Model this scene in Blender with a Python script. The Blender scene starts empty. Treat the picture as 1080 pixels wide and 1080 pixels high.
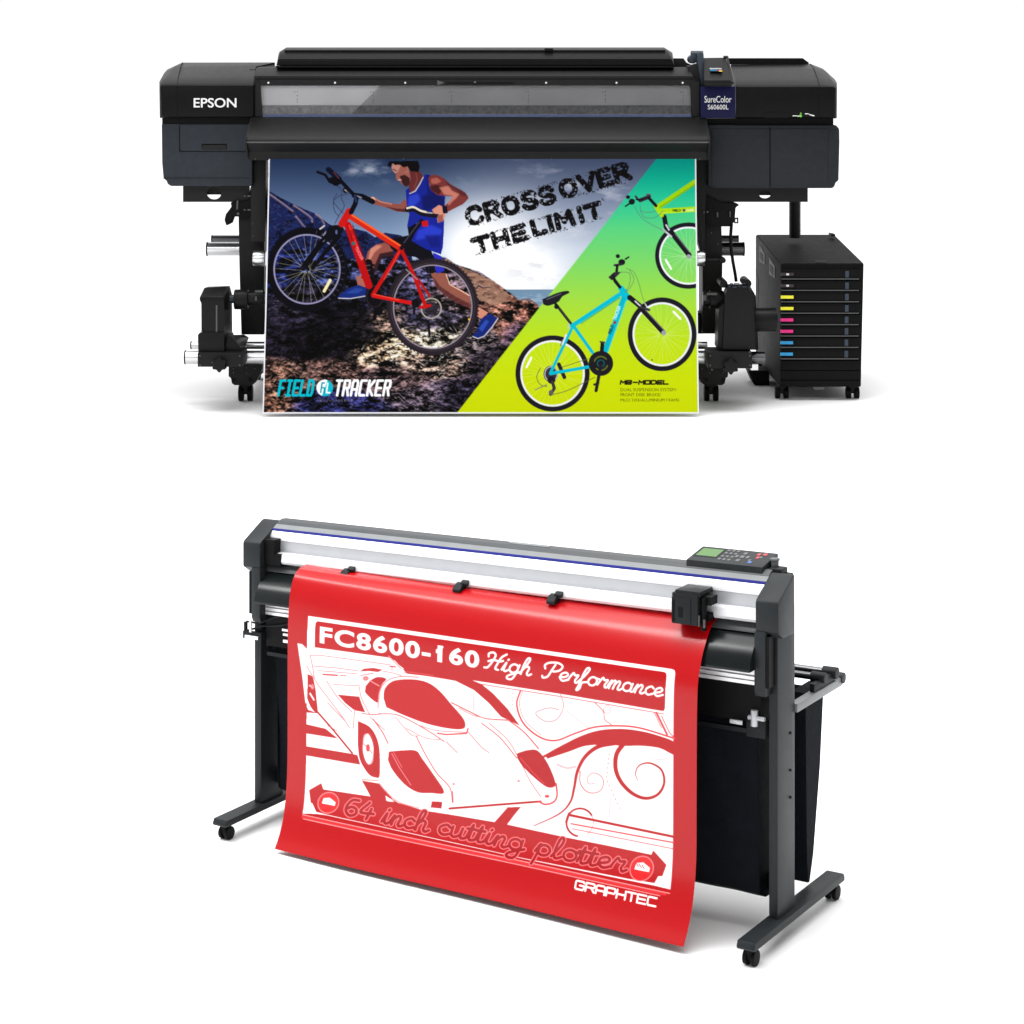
import bpy, bmesh, math, random
import numpy as np
from mathutils import Vector, Matrix
from mathutils.geometry import tessellate_polygon

random.seed(7)
RNG = np.random.default_rng(11)
S = bpy.context.scene
COL = S.collection

# ------------------------------------------------------------------ camera
FPX, EYE, HY = 2400.0, 1.82, 60.0          # focal length in pixels of the 1080 frame, eye height, horizon row
cam = bpy.data.cameras.new('camera'); camo = bpy.data.objects.new('camera', cam); COL.objects.link(camo)
cam.sensor_width = 36; cam.lens = 36 * FPX / 1080
cam.shift_y = -(540 - HY) / 1080
cam.clip_start = 0.1; cam.clip_end = 500
camo.location = (0, 0, EYE); camo.rotation_euler = (math.pi / 2, 0, 0)
S.camera = camo

def W(px, py, d):
    """measured position at distance d"""
    return ((px - 540) * d / FPX, d, EYE - (py - HY) * d / FPX)
def WX(px, d): return (px - 540) * d / FPX
def WZ(py, d): return EYE - (py - HY) * d / FPX

# ------------------------------------------------------------------ materials
def lin(c):
    return tuple((v / 255 / 12.92) if v / 255 <= .04045 else ((v / 255 + .055) / 1.055) ** 2.4 for v in c)
def mat(name, rgb, rough=.5, metal=0, spec=.5, var=.12, nscale=30, bump=0, bscale=400, coat=0, coatr=.1, emit=None, alpha=1, trans=0):
    m = bpy.data.materials.new(name); m.use_nodes = True
    nt = m.node_tree; b = nt.nodes['Principled BSDF']
    tc = nt.nodes.new('ShaderNodeTexCoord')
    n = nt.nodes.new('ShaderNodeTexNoise'); n.inputs['Scale'].default_value = nscale; n.inputs['Detail'].default_value = 5
    nt.links.new(tc.outputs['Object'], n.inputs['Vector'])
    r = nt.nodes.new('ShaderNodeValToRGB')
    r.color_ramp.elements[0].position = .3; r.color_ramp.elements[1].position = .7
    r.color_ramp.elements[0].color = (*[c * (1 - var) for c in rgb], 1)
    r.color_ramp.elements[1].color = (*[min(1, c * (1 + var)) for c in rgb], 1)
    nt.links.new(n.outputs['Fac'], r.inputs['Fac']); nt.links.new(r.outputs['Color'], b.inputs['Base Color'])
    mr = nt.nodes.new('ShaderNodeMapRange'); mr.inputs['To Min'].default_value = max(.02, rough * .85); mr.inputs['To Max'].default_value = min(1, rough * 1.15)
    nt.links.new(n.outputs['Fac'], mr.inputs['Value']); nt.links.new(mr.outputs['Result'], b.inputs['Roughness'])
    b.inputs['Metallic'].default_value = metal
    b.inputs['Specular IOR Level'].default_value = spec
    b.inputs['Coat Weight'].default_value = coat; b.inputs['Coat Roughness'].default_value = coatr
    if bump:
        n2 = nt.nodes.new('ShaderNodeTexNoise'); n2.inputs['Scale'].default_value = bscale
        nt.links.new(tc.outputs['Object'], n2.inputs['Vector'])
        bp = nt.nodes.new('ShaderNodeBump'); bp.inputs['Strength'].default_value = bump; bp.inputs['Distance'].default_value = .002
        nt.links.new(n2.outputs['Fac'], bp.inputs['Height']); nt.links.new(bp.outputs['Normal'], b.inputs['Normal'])
    if emit:
        b.inputs['Emission Color'].default_value = (*emit[0], 1); b.inputs['Emission Strength'].default_value = emit[1]
    if trans:
        b.inputs['Transmission Weight'].default_value = trans
    if alpha < 1:
        b.inputs['Alpha'].default_value = alpha
    return m
M = {}
M['black'] = mat('black_plastic', (.0048, .0048, .0052), .42, spec=.16, bump=.15)
M['black_lid'] = mat('black_lid_plastic', (.0035, .0035, .0038), .36, spec=.10, bump=.1)
M['blackm'] = mat('black_sheet_metal', (.0085, .0085, .0085), .5, spec=.16, bump=.1)
M['greym'] = mat('dark_grey_sheet_metal', (.0125, .0125, .0125), .5, spec=.16, bump=.1)
M['tray'] = mat('tray_metal', (.0075, .0075, .0075), .42, spec=.12, bump=.05)
M['deep'] = mat('deep_black_rubber', (.003, .003, .003), .6, spec=.12)
M['charcoal'] = mat('blue_charcoal_plastic', (.0185, .0235, .031), .5, spec=.2, bump=.15)
M['charcoal2'] = mat('dark_charcoal_plastic', (.013, .015, .019), .5, spec=.18, bump=.15)
M['silver'] = mat('brushed_aluminium', (.66, .66, .67), .3, metal=1, var=.02, nscale=2)
M['dsilver'] = mat('dark_steel_tube', (.13, .13, .135), .3, metal=1, var=.04, nscale=3)
M['chrome'] = mat('screw_head_steel', (.85, .85, .85), .3, metal=.6, var=.03)
M['white'] = mat('white_print', (.72, .72, .72), .5, var=.02)
M['navy'] = mat('navy_plate', (.002, .0025, .034), .4, spec=.15, var=.05)
M['platen'] = mat('platen_aluminium', (.62, .62, .63), .5, spec=.3, var=.10, nscale=3)
M['platen2'] = mat('platen_textured_grey', (.20, .20, .205), .6, spec=.2, var=.35, nscale=60)
M['bluebar'] = mat('blue_guide_bar', (.05, .12, .36), .5, var=.1)
M['hinge'] = mat('blue_grey_hinge', (.022, .032, .045), .4, var=.1, spec=.3)
M['yellow'] = mat('yellow_ink_label', (.85, .80, .02), .5, var=.03)
M['magenta'] = mat('magenta_ink_label', (.80, .008, .22), .5, var=.03)
M['cyan'] = mat('cyan_ink_label', (.012, .30, .62), .5, var=.03)
M['blackink'] = mat('black_ink_label', (.02, .008, .008), .5, var=.1)
M['lip'] = mat('drawer_lip', (.075, .075, .075), .5, spec=.3)
M['latch'] = mat('blue_grey_latch', (.028, .04, .058), .5, spec=.3)
M['green'] = mat('green_print', (.15, .5, .05), .5)
# cutter
M['cgrey'] = mat('charcoal_painted_steel', (.0145, .0175, .0195), .45, spec=.2, bump=.25, var=.10)
M['cdark'] = mat('dark_slate_plastic', (.008, .0095, .011), .5, spec=.18, bump=.2)
M['ctop'] = mat('grey_rail_cover', (.058, .062, .066), .4, spec=.3, var=.05)
M['clight'] = mat('light_grey_rail_trim', (.19, .20, .205), .4, spec=.3, var=.04)
M['cblue'] = mat('blue_rail_stripe', (.008, .013, .19), .4, var=.04)
M['calu'] = mat('satin_aluminium_beam', (.88, .88, .90), .35, metal=.35, var=.03)
M['calud'] = mat('satin_aluminium_grey', (.42, .43, .45), .35, metal=.35, var=.03)
M['cloth'] = mat('black_basket_cloth', (.0042, .0055, .0085), .85, spec=.12, bump=.6, bscale=120, var=.25)
M['cblack'] = mat('gloss_black_platen', (.005, .007, .0075), .22, spec=.28)
M['lcd'] = mat('green_lcd', (.055, .155, .025), .4, var=.04)
M['armgrey'] = mat('grey_arm_extrusion', (.17, .175, .18), .4, metal=.3, var=.05)
M['key'] = mat('grey_key', (.10, .105, .11), .5)
M['cab'] = mat('cabinet_black_steel', (.0065, .0065, .007), .6, spec=.06, bump=.15)
M['red'] = mat('red_button', (.35, .03, .04), .4)
M['bluebtn'] = mat('blue_button', (.04, .10, .35), .4)

def glass_mat():
    m = bpy.data.materials.new('clear_smoked_acrylic'); m.use_nodes = True
    nt = m.node_tree; nt.nodes.clear()
    o = nt.nodes.new('ShaderNodeOutputMaterial'); mx = nt.nodes.new('ShaderNodeMixShader')
    t = nt.nodes.new('ShaderNodeBsdfTransparent'); t.inputs['Color'].default_value = (.95, .95, .955, 1)
    g = nt.nodes.new('ShaderNodeBsdfGlossy'); g.inputs['Roughness'].default_value = .05; g.inputs['Color'].default_value = (.9, .9, .9, 1)
    lw = nt.nodes.new('ShaderNodeFresnel'); lw.inputs['IOR'].default_value = 1.4
    nt.links.new(lw.outputs[0], mx.inputs[0]); nt.links.new(t.outputs[0], mx.inputs[1]); nt.links.new(g.outputs[0], mx.inputs[2])
    nt.links.new(mx.outputs[0], o.inputs['Surface'])
    return m
M['glass'] = glass_mat()
def glare_tint_mat():  # tint for the added pane that imitates glare on the window
    m = bpy.data.materials.new('glare_imitating_tint'); m.use_nodes = True; nt = m.node_tree; nt.nodes.clear()
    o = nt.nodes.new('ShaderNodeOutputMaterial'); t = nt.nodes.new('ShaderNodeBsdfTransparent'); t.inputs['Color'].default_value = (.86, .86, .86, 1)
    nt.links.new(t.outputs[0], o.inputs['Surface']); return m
M['glare_tint'] = glare_tint_mat()
def print_mat(name, rough, spec, coat=0, coatr=.3, sss=False):
    m = bpy.data.materials.new(name); m.use_nodes = True
    nt = m.node_tree; b = nt.nodes['Principled BSDF']
    a = nt.nodes.new('ShaderNodeVertexColor'); a.layer_name = 'print'
    tc = nt.nodes.new('ShaderNodeTexCoord')
    n = nt.nodes.new('ShaderNodeTexNoise'); n.inputs['Scale'].default_value = 9
    nt.links.new(tc.outputs['Object'], n.inputs['Vector'])
    mr = nt.nodes.new('ShaderNodeMapRange'); mr.inputs['To Min'].default_value = rough * .92; mr.inputs['To Max'].default_value = rough * 1.08
    nt.links.new(n.outputs['Fac'], mr.inputs['Value']); nt.links.new(mr.outputs['Result'], b.inputs['Roughness'])
    nt.links.new(a.outputs['Color'], b.inputs['Base Color'])
    b.inputs['Specular IOR Level'].default_value = spec
    b.inputs['Coat Weight'].default_value = coat; b.inputs['Coat Roughness'].default_value = coatr
    return m
M['banner'] = print_mat('matt_printed_media', .55, .04)
M['vinyl'] = print_mat('glossy_red_vinyl', .4, .08, .5, .20)

# ------------------------------------------------------------------ geometry helpers: each returns (verts, faces)
def box(x0, x1, y0, y1, z0, z1):
    v = [(x0, y0, z0), (x1, y0, z0), (x1, y1, z0), (x0, y1, z0), (x0, y0, z1), (x1, y0, z1), (x1, y1, z1), (x0, y1, z1)]
    f = [(0, 3, 2, 1), (4, 5, 6, 7), (0, 1, 5, 4), (1, 2, 6, 5), (2, 3, 7, 6), (3, 0, 4, 7)]
    return v, f
def loft(secs, cap=True):
    n = len(secs[0]); v = [p for s in secs for p in s]; f = []
    for i in range(len(secs) - 1):
        for k in range(n):
            a, b = i * n + k, i * n + (k + 1) % n
            f.append((a, b, b + n, a + n))
    if cap:
        f.append(tuple(range(n))[::-1]); f.append(tuple(range((len(secs) - 1) * n, len(secs) * n)))
    return v, f
def prism(loops, to3, a, b):
    """polygon (or [outer, hole, ...]) in 2-D extruded from a to b; to3(u, v, w)"""
    if not isinstance(loops[0][0], (tuple, list)): loops = [loops]
    if len(loops) == 1:
        return loft([[to3(u, w, a) for u, w in loops[0]], [to3(u, w, b) for u, w in loops[0]]])
    v = []; f = []; flat = [p for l in loops for p in l]; n = len(flat)
    v = [to3(u, w, a) for u, w in flat] + [to3(u, w, b) for u, w in flat]
    for t in tessellate_polygon([[Vector((u, w, 0)) for u, w in l] for l in loops]):
        f.append(tuple(t)); f.append(tuple(i + n for i in t[::-1]))
    o = 0
    for l in loops:
        m = len(l)
        for k in range(m):
            i, j = o + k, o + (k + 1) % m
            f.append((i, j, j + n, i + n))
        o += m
    return v, f
def PX(pts, d, t):
    """front outline measured at distance d, thickness t backwards"""
    if isinstance(pts[0][0], (tuple, list)):
        loops = [[(WX(x, d), WZ(y, d)) for x, y in l] for l in pts]
    else:
        loops = [(WX(x, d), WZ(y, d)) for x, y in pts]
    return prism(loops, lambda u, w, q: (u, q, w), d, d + t)
def BX(x0, y0, x1, y1, d, t): return PX([(x0, y0), (x1, y0), (x1, y1), (x0, y1)], d, t)
def XP(prof, x0, x1):
    """(depth, z) profile swept along x"""
    return prism(prof, lambda u, w, q: (q, u, w), x0, x1)
def cyl(p0, p1, r, n=24, r2=None):
    p0, p1 = Vector(p0), Vector(p1); ax = (p1 - p0).normalized()
    t = Vector((0, 0, 1)) if abs(ax.z) < .9 else Vector((1, 0, 0))
    u = ax.cross(t).normalized(); w = ax.cross(u)
    r2 = r if r2 is None else r2
    ring = lambda p, q: [tuple(p + q * (math.cos(2 * math.pi * k / n) * u + math.sin(2 * math.pi * k / n) * w)) for k in range(n)]
    return loft([ring(p0, r), ring(p1, r2)])
def pipe(pts, r, n=10):
    pts = [Vector(p) for p in pts]; secs = []
    for i, p in enumerate(pts):
        ax = (pts[min(i + 1, len(pts) - 1)] - pts[max(i - 1, 0)]).normalized()
        t = Vector((0, 1, 0)) if abs(ax.y) < .9 else Vector((1, 0, 0))
        u = ax.cross(t).normalized(); w = ax.cross(u)
        rr = r(i) if callable(r) else r
        secs.append([tuple(p + rr * (math.cos(2 * math.pi * k / n) * u + math.sin(2 * math.pi * k / n) * w)) for k in range(n)])
    return loft(secs)
def cx(px0, px1, py, d, rpx, n=24):
    """horizontal round bar between two measured columns"""
    z = WZ(py, d); return cyl((WX(px0, d), d, z), (WX(px1, d), d, z), rpx * d / FPX, n)
def disc(px, py, d, rpx, t, n=24):
    x, _, z = W(px, py, d); return cyl((x, d, z), (x, d + t, z), rpx * d / FPX, n)
def knob_geo(px, py, d, r, t, lobes=6, n=36):
    pts = []
    for k in range(n):
        a = 2 * math.pi * k / n; q = r * (.86 + .14 * math.cos(lobes * a)); pts.append((px + q * math.sin(a), py - q * math.cos(a)))
    return PX(pts, d, t)

# ------------------------------------------------------------------ objects
def make_mesh(name, geoms, m, bevel=0, smooth=True, xf=None, seg=2):
    me = bpy.data.meshes.new(name)
    bm = bmesh.new()
    for v, f in geoms:
        vs = [bm.verts.new(p) for p in v]
        for q in f:
            try: bm.faces.new([vs[i] for i in q])
            except ValueError: pass
    bmesh.ops.recalc_face_normals(bm, faces=bm.faces[:])
    if bevel:
        ed = [e for e in bm.edges if len(e.link_faces) == 2 and e.calc_face_angle(0) > math.radians(32)]
        bmesh.ops.bevel(bm, geom=ed, offset=bevel, segments=seg, affect='EDGES', profile=.6, clamp_overlap=True)
    if xf:
        for v in bm.verts: v.co = xf(v.co)
    bm.normal_update()
    for f in bm.faces: f.smooth = smooth
    for e in bm.edges:
        e.smooth = not (len(e.link_faces) != 2 or e.calc_face_angle(0) > math.radians(38))
    bm.to_mesh(me); bm.free()
    me.materials.append(m)
    return me
SPLIT = {'tube_cap', 'screw', 'cover_seam', 'label_strip', 'door_gap', 'cabinet_door', 'key', 'platen_screw', 'tray_end_plate', 'clamp_pin', 'key_label', 'socket', 'holder_clip', 'bolt', 'lower_beam_groove', 'side_latch', 'plinth_panel', 'arm_fitting', 'blade_clip', 'head_slot', 'roll_arm_roller', 'front_rod', 'arrow_mark'}
class Thing:
    def __init__(s, name, label, cat, loc, rotz=0, xf=None):
        s.o = bpy.data.objects.new(name, None); COL.objects.link(s.o)
        s.o.location = loc; s.o.rotation_euler = (0, 0, rotz); s.o.empty_display_size = .2
        s.o['label'] = label; s.o['category'] = cat
        L = Vector(loc)
        s.xf = xf or (lambda c: Vector(c) - L)
    def part(s, name, geoms, m, parent=None, bevel=0, label=None, smooth=True, seg=2):
        if isinstance(geoms, tuple): geoms = [geoms]
        if name in SPLIT and len(geoms) > 1:
            for g in geoms: r_ = s.part(name, [g], m, parent, bevel, label, smooth, seg)
            return r_
        me = make_mesh(name, geoms, M[m], bevel, smooth, s.xf, seg)
        o = bpy.data.objects.new(name, me); COL.objects.link(o); o.parent = parent or s.o
        if label: o['label'] = label
        return o
    def add(s, name, me, m, parent=None):
        for v in me.vertices: v.co = s.xf(v.co)
        me.materials.clear(); me.materials.append(M[m])
        o = bpy.data.objects.new(name, me); COL.objects.link(o); o.parent = parent or s.o
        return o
def text_tris(s, bold=0, extrude=0, res=6, sp=1):
    c = bpy.data.curves.new('t', 'FONT'); c.body = s; c.size = 1; c.offset = bold; c.extrude = extrude; c.resolution_u = res; c.space_character = sp
    o = bpy.data.objects.new('t', c); COL.objects.link(o)
    bpy.context.view_layer.update()
    me = bpy.data.meshes.new_from_object(o.evaluated_get(bpy.context.evaluated_depsgraph_get()))
    bpy.data.objects.remove(o); bpy.data.curves.remove(c)
    return me
def text_mesh(s, x0, x1, y0, y1, d, bold=0, ext=.002):
    """lettering filling the measured rectangle x0..x1, y0 (top)..y1 (baseline) at distance d"""
    me = text_tris(s, bold, .01)
    co = np.array([v.co[:] for v in me.vertices]); mn, mx = co.min(0), co.max(0)
    for v in me.vertices:
        u = (v.co.x - mn[0]) / (mx[0] - mn[0]); w = (v.co.y - mn[1]) / (mx[1] - mn[1])
        v.co = Vector((WX(x0 + u * (x1 - x0), d), d + (-1 if v.co.z > 0 else 1) * ext, WZ(y1 + w * (y0 - y1), d)))
    return me

# ------------------------------------------------------------------ print rasteriser (plain numpy; the result is stored as colours of the mesh)
class Canvas:
    def __init__(s, x0, y0, x1, y1, k=4):
        s.x0, s.y0, s.k = x0, y0, k; s.w, s.h = int((x1 - x0) * k), int((y1 - y0) * k)
        s.a = np.zeros((s.h, s.w, 3)); s.stencil = None
    def grid(s):
        X = (np.arange(s.w) + .5) / s.k + s.x0; Y = (np.arange(s.h) + .5) / s.k + s.y0
        return np.meshgrid(X, Y)
    def _bb(s, p, m=1):
        i0 = max(0, int((p[:, 0].min() - m - s.x0) * s.k)); i1 = min(s.w, int((p[:, 0].max() + m - s.x0) * s.k) + 2)
        j0 = max(0, int((p[:, 1].min() - m - s.y0) * s.k)); j1 = min(s.h, int((p[:, 1].max() + m - s.y0) * s.k) + 2)
        if i1 <= i0 or j1 <= j0: return None
        X, Y = np.meshgrid((np.arange(i0, i1) + .5) / s.k + s.x0, (np.arange(j0, j1) + .5) / s.k + s.y0)
        return i0, i1, j0, j1, X, Y
    def put(s, bb, mask, col, alpha):
        i0, i1, j0, j1 = bb[:4]; m = (mask * alpha)
        if s.stencil is not None: m = m * s.stencil[j0:j1, i0:i1]
        m = m[..., None]; c = np.array(col, float) / 255
        s.a[j0:j1, i0:i1] = s.a[j0:j1, i0:i1] * (1 - m) + c * m
    def pmask(s, p, X, Y):
        ins = np.zeros(X.shape, bool)
        for (xa, ya), (xb, yb) in zip(p, np.roll(p, -1, 0)):
            if ya == yb: continue
            ins ^= ((ya > Y) != (yb > Y)) & (X < (xb - xa) * (Y - ya) / (yb - ya) + xa)
        return ins.astype(float)
    def poly(s, p, col, alpha=1, feather=0, tex=None):
        p = np.array(p, float); bb = s._bb(p, 1 + feather * 2)
        if bb is None: return
        m = s.pmask(p, bb[4], bb[5])
        if feather: m = blur(m, int(feather * s.k))
        if tex is not None: m = m * tex[bb[2]:bb[3], bb[0]:bb[1]]
        s.put(bb, m, col, alpha)
    def line(s, p, w, col, alpha=1, w2=None, tex=None):
        p = np.array(p, float); n = len(p) - 1; w2 = w if w2 is None else w2
        bb = s._bb(p, max(w, w2))
        if bb is None: return
        X, Y = bb[4:]; m = np.zeros(X.shape)
        for i in range(n):
            a, b = p[i], p[i + 1]; d = b - a; L = d @ d + 1e-9
            t = np.clip(((X - a[0]) * d[0] + (Y - a[1]) * d[1]) / L, 0, 1)
            ds = np.hypot(X - a[0] - t * d[0], Y - a[1] - t * d[1])
            g = (i + t) / n; r = (w + (w2 - w) * g) / 2
            m = np.maximum(m, np.clip((r - ds) * s.k + .5, 0, 1))
        if tex is not None: m = m * tex[bb[2]:bb[3], bb[0]:bb[1]]
        s.put(bb, m, col, alpha)
    def ring(s, c, rx, ry, w, col, alpha=1, a0=0, a1=360):
        t = np.radians(np.linspace(a0, a1, 64)); s.line(np.c_[c[0] + rx * np.cos(t), c[1] + ry * np.sin(t)], w, col, alpha)
    def oval(s, c, rx, ry, col, alpha=1, feather=0, rot=0):
        t = np.linspace(0, 2 * np.pi, 40)[:-1]; r = math.radians(rot)
        x, y = rx * np.cos(t), ry * np.sin(t)
        s.poly(np.c_[c[0] + x * math.cos(r) - y * math.sin(r), c[1] + x * math.sin(r) + y * math.cos(r)], col, alpha, feather)
    def text(s, txt, p0, p1, h, col, bold=0, alpha=1, up=None, tex=None, sp=1):
        """lettering on the baseline p0-p1, h pixels tall"""
        me = text_tris(txt, bold, sp=sp)
        me.calc_loop_triangles()
        co = np.array([v.co[:2] for v in me.vertices]); mn, mx = co.min(0), co.max(0)
        q = (co - mn) / (mx - mn); p0, p1 = np.array(p0, float), np.array(p1, float)
        e = p1 - p0
        if up is None: up = np.array([e[1], -e[0]]) / np.linalg.norm(e)
        P = p0 + q[:, :1] * e + q[:, 1:] * np.array(up) * h
        bb = s._bb(P); m = np.zeros(bb[4].shape)
        for t in me.loop_triangles:
            T = P[list(t.vertices)]; b2 = s._bb(T, .1)
            if b2 is None: continue
            X, Y = b2[4:]; (ax, ay), (bx, by), (cx_, cy_) = T
            d1 = (X - bx) * (ay - by) - (ax - bx) * (Y - by); d2 = (X - cx_) * (by - cy_) - (bx - cx_) * (Y - cy_); d3 = (X - ax) * (cy_ - ay) - (cx_ - ax) * (Y - ay)
            ins = ~(((d1 < 0) | (d2 < 0) | (d3 < 0)) & ((d1 > 0) | (d2 > 0) | (d3 > 0)))
            sl = m[b2[2] - bb[2]:b2[3] - bb[2], b2[0] - bb[0]:b2[1] - bb[0]]; sl[:] = np.maximum(sl, ins[:sl.shape[0], :sl.shape[1]])
        if tex is not None: m = m * tex[bb[2]:bb[3], bb[0]:bb[1]]
        bpy.data.meshes.remove(me)
        s.put(bb, m, col, alpha)
    def sample(s, X, Y):
        """bilinear, returns linear-light colours"""
        b = s.a
        b = (b + np.roll(b, 1, 0) + np.roll(b, 1, 1) + np.roll(np.roll(b, 1, 0), 1, 1)) / 4
        u = np.clip((X - s.x0) * s.k, 0, s.w - 1.001); v = np.clip((Y - s.y0) * s.k, 0, s.h - 1.001)
        i, j = u.astype(int), v.astype(int); fu, fv = (u - i)[:, None], (v - j)[:, None]
        i1, j1 = np.minimum(i + 1, s.w - 1), np.minimum(j + 1, s.h - 1)
        c = (b[j, i] * (1 - fu) + b[j, i1] * fu) * (1 - fv) + (b[j1, i] * (1 - fu) + b[j1, i1] * fu) * fv
        return np.where(c <= .04045, c / 12.92, ((c + .055) / 1.055) ** 2.4)
def blur(m, r):
    if r < 1: return m
    for _ in range(2):
        for ax in (0, 1):
            p = np.pad(m, [(r + 1, r) if ax == 0 else (0, 0), (r + 1, r) if ax == 1 else (0, 0)], mode='edge')
            c = np.cumsum(p, ax); n = m.shape[ax]
            m = (np.take(c, range(2 * r + 1, 2 * r + 1 + n), ax) - np.take(c, range(0, n), ax)) / (2 * r + 1)
    return m
def vnoise(h, w, sx, sy, rng=RNG):
    """smooth value noise with cells of sx by sy samples"""
    gw, gh = int(w / sx) + 3, int(h / sy) + 3; g = rng.random((gh, gw))
    x = np.arange(w) / sx; y = np.arange(h) / sy; i, j = x.astype(int), y.astype(int)
    fx, fy = x - i, y - j; fx = fx * fx * (3 - 2 * fx); fy = fy * fy * (3 - 2 * fy)
    a = g[np.ix_(j, i)]; b = g[np.ix_(j, i + 1)]; c = g[np.ix_(j + 1, i)]; d = g[np.ix_(j + 1, i + 1)]
    return (a * (1 - fx) + b * fx) * (1 - fy[:, None]) + (c * (1 - fx) + d * fx) * fy[:, None]
def fbm(h, w, sx, sy, o=4):
    t = 0; a = 1; n = 0
    for k in range(o):
        t = t + a * vnoise(h, w, max(1.01, sx / 2 ** k), max(1.01, sy / 2 ** k)); n += a; a *= .6
    return t / n
def Z(k, ox, oy):
    def f(*p):
        return [(p[i] / k + ox, p[i + 1] / k + oy) for i in range(0, len(p), 2)]
    return f
def smooth_path(p, n=8):
    """Catmull-Rom through the points"""
    p = np.array(p, float); q = np.vstack([2 * p[0] - p[1], p, 2 * p[-1] - p[-2]]); out = []
    for i in range(1, len(q) - 2):
        for t in np.linspace(0, 1, n, endpoint=False):
            a, b, c, d = q[i - 1:i + 3]
            out.append(.5 * (2 * b + (c - a) * t + (2 * a - 5 * b + 4 * c - d) * t * t + (3 * b - a - 3 * c + d) * t ** 3))
    out.append(p[-1]); return np.array(out)

# stroke letters: x-height 1, baseline 0, ascender 2
def arc(cx0, cy0, rx, ry, a0, a1, n=12):
    t = np.radians(np.linspace(a0, a1, n)); return [(cx0 + rx * math.cos(a), cy0 + ry * math.sin(a)) for a in t]
CUR = {
 'H': ([[(.05, 1.35), (.0, 1.7), (.3, 1.9), (.55, 1.6), (.45, .8), (.25, .1), (.0, .0)], [(1.35, 1.95), (1.05, 1.5), (.9, .7), (.85, .1), (1.1, .0)], [(.15, .8), (.5, 1.05), (1.0, 1.0), (1.25, 1.15)]], 1.35),
 'P': ([[(.75, 1.7), (.6, .9), (.45, .2), (.15, .0), (.05, .2)], [(.1, 1.1), (.0, 1.5), (.3, 1.85), (.9, 1.95), (1.3, 1.65), (1.2, 1.15), (.8, .9), (.6, 1.0)]], 1.3),
 'i': ([[(.0, .1), (.2, 1.0), (.15, .2), (.3, .0), (.5, .2)], [(.26, 1.35), (.3, 1.42)]], .5),
 'g': ([arc(.4, .5, .33, .5, 60, 400), [(.75, 1.0), (.68, .0), (.5, -.75), (.15, -.8), (.1, -.5), (.5, -.1), (.95, .2)]], .95),
 'h': ([[(.0, .1), (.35, 1.2), (.45, 1.9), (.25, 1.9), (.12, 1.0), (.1, .0)], [(.12, .6), (.4, 1.0), (.6, .85), (.55, .2), (.7, .0), (.9, .2)]], .9),
 'e': ([[(.05, .35), (.45, .5), (.6, .8), (.4, 1.0), (.12, .75), (.1, .3), (.35, .0), (.75, .25)]], .7),
 'r': ([[(.0, .2), (.2, .95), (.3, 1.1), (.42, .85), (.68, .9), (.55, .3), (.65, .0), (.85, .2)]], .8),
 'f': ([[(.0, .2), (.35, 1.0), (.55, 1.8), (.35, 1.9), (.22, 1.2), (.15, .0), (.05, -.8), (.25, -.6), (.3, .1), (.65, .3)]], .65),
 'o': ([arc(.4, .5, .32, .5, 60, 420), [(.62, .9), (.85, .85)]], .82),
 'm': ([[(.0, .3), (.18, .95), (.12, .0)], [(.14, .5), (.38, .98), (.5, .8), (.42, .0)], [(.45, .5), (.7, .98), (.84, .8), (.78, .1), (.95, .0), (1.1, .2)]], 1.08),
 'a': ([arc(.38, .5, .32, .5, 50, 400), [(.72, .95), (.66, .25), (.78, .0), (.98, .2)]], .93),
 'n': ([[(.0, .3), (.18, .95), (.12, .0)], [(.14, .5), (.42, .98), (.58, .8), (.5, .15), (.65, .0), (.85, .2)]], .82),
 'c': ([[(.62, .8), (.4, 1.0), (.1, .7), (.1, .25), (.35, .0), (.75, .25)]], .7),
 'u': ([[(.05, .95), (.05, .2), (.25, .0), (.5, .3), (.58, .95)], [(.58, .95), (.55, .15), (.7, .0), (.9, .2)]], .85),
 't': ([[(.0, .1), (.25, 1.5), (.18, .2), (.32, .0), (.55, .2)], [(-.02, 1.05), (.45, 1.1)]], .5),
 'l': ([[(.0, .1), (.35, 1.2), (.42, 1.85), (.25, 1.85), (.12, .8), (.15, .1), (.3, .0), (.5, .2)]], .5),
 'p': ([[(.0, .3), (.2, 1.0), (.1, -.2), (.0, -.9)], arc(.42, .5, .3, .48, 150, 500)], .85),
 '6': ([[(.75, 1.7), (.35, 1.6), (.1, .9), (.15, .3), (.45, .0), (.75, .3), (.7, .75), (.4, .9), (.15, .6)]], .95),
 '4': ([[(.45, 1.7), (.05, .6), (.85, .65)], [(.65, 1.1), (.5, .0)]], 1.0),
 ' ': ([], .45)}
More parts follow.
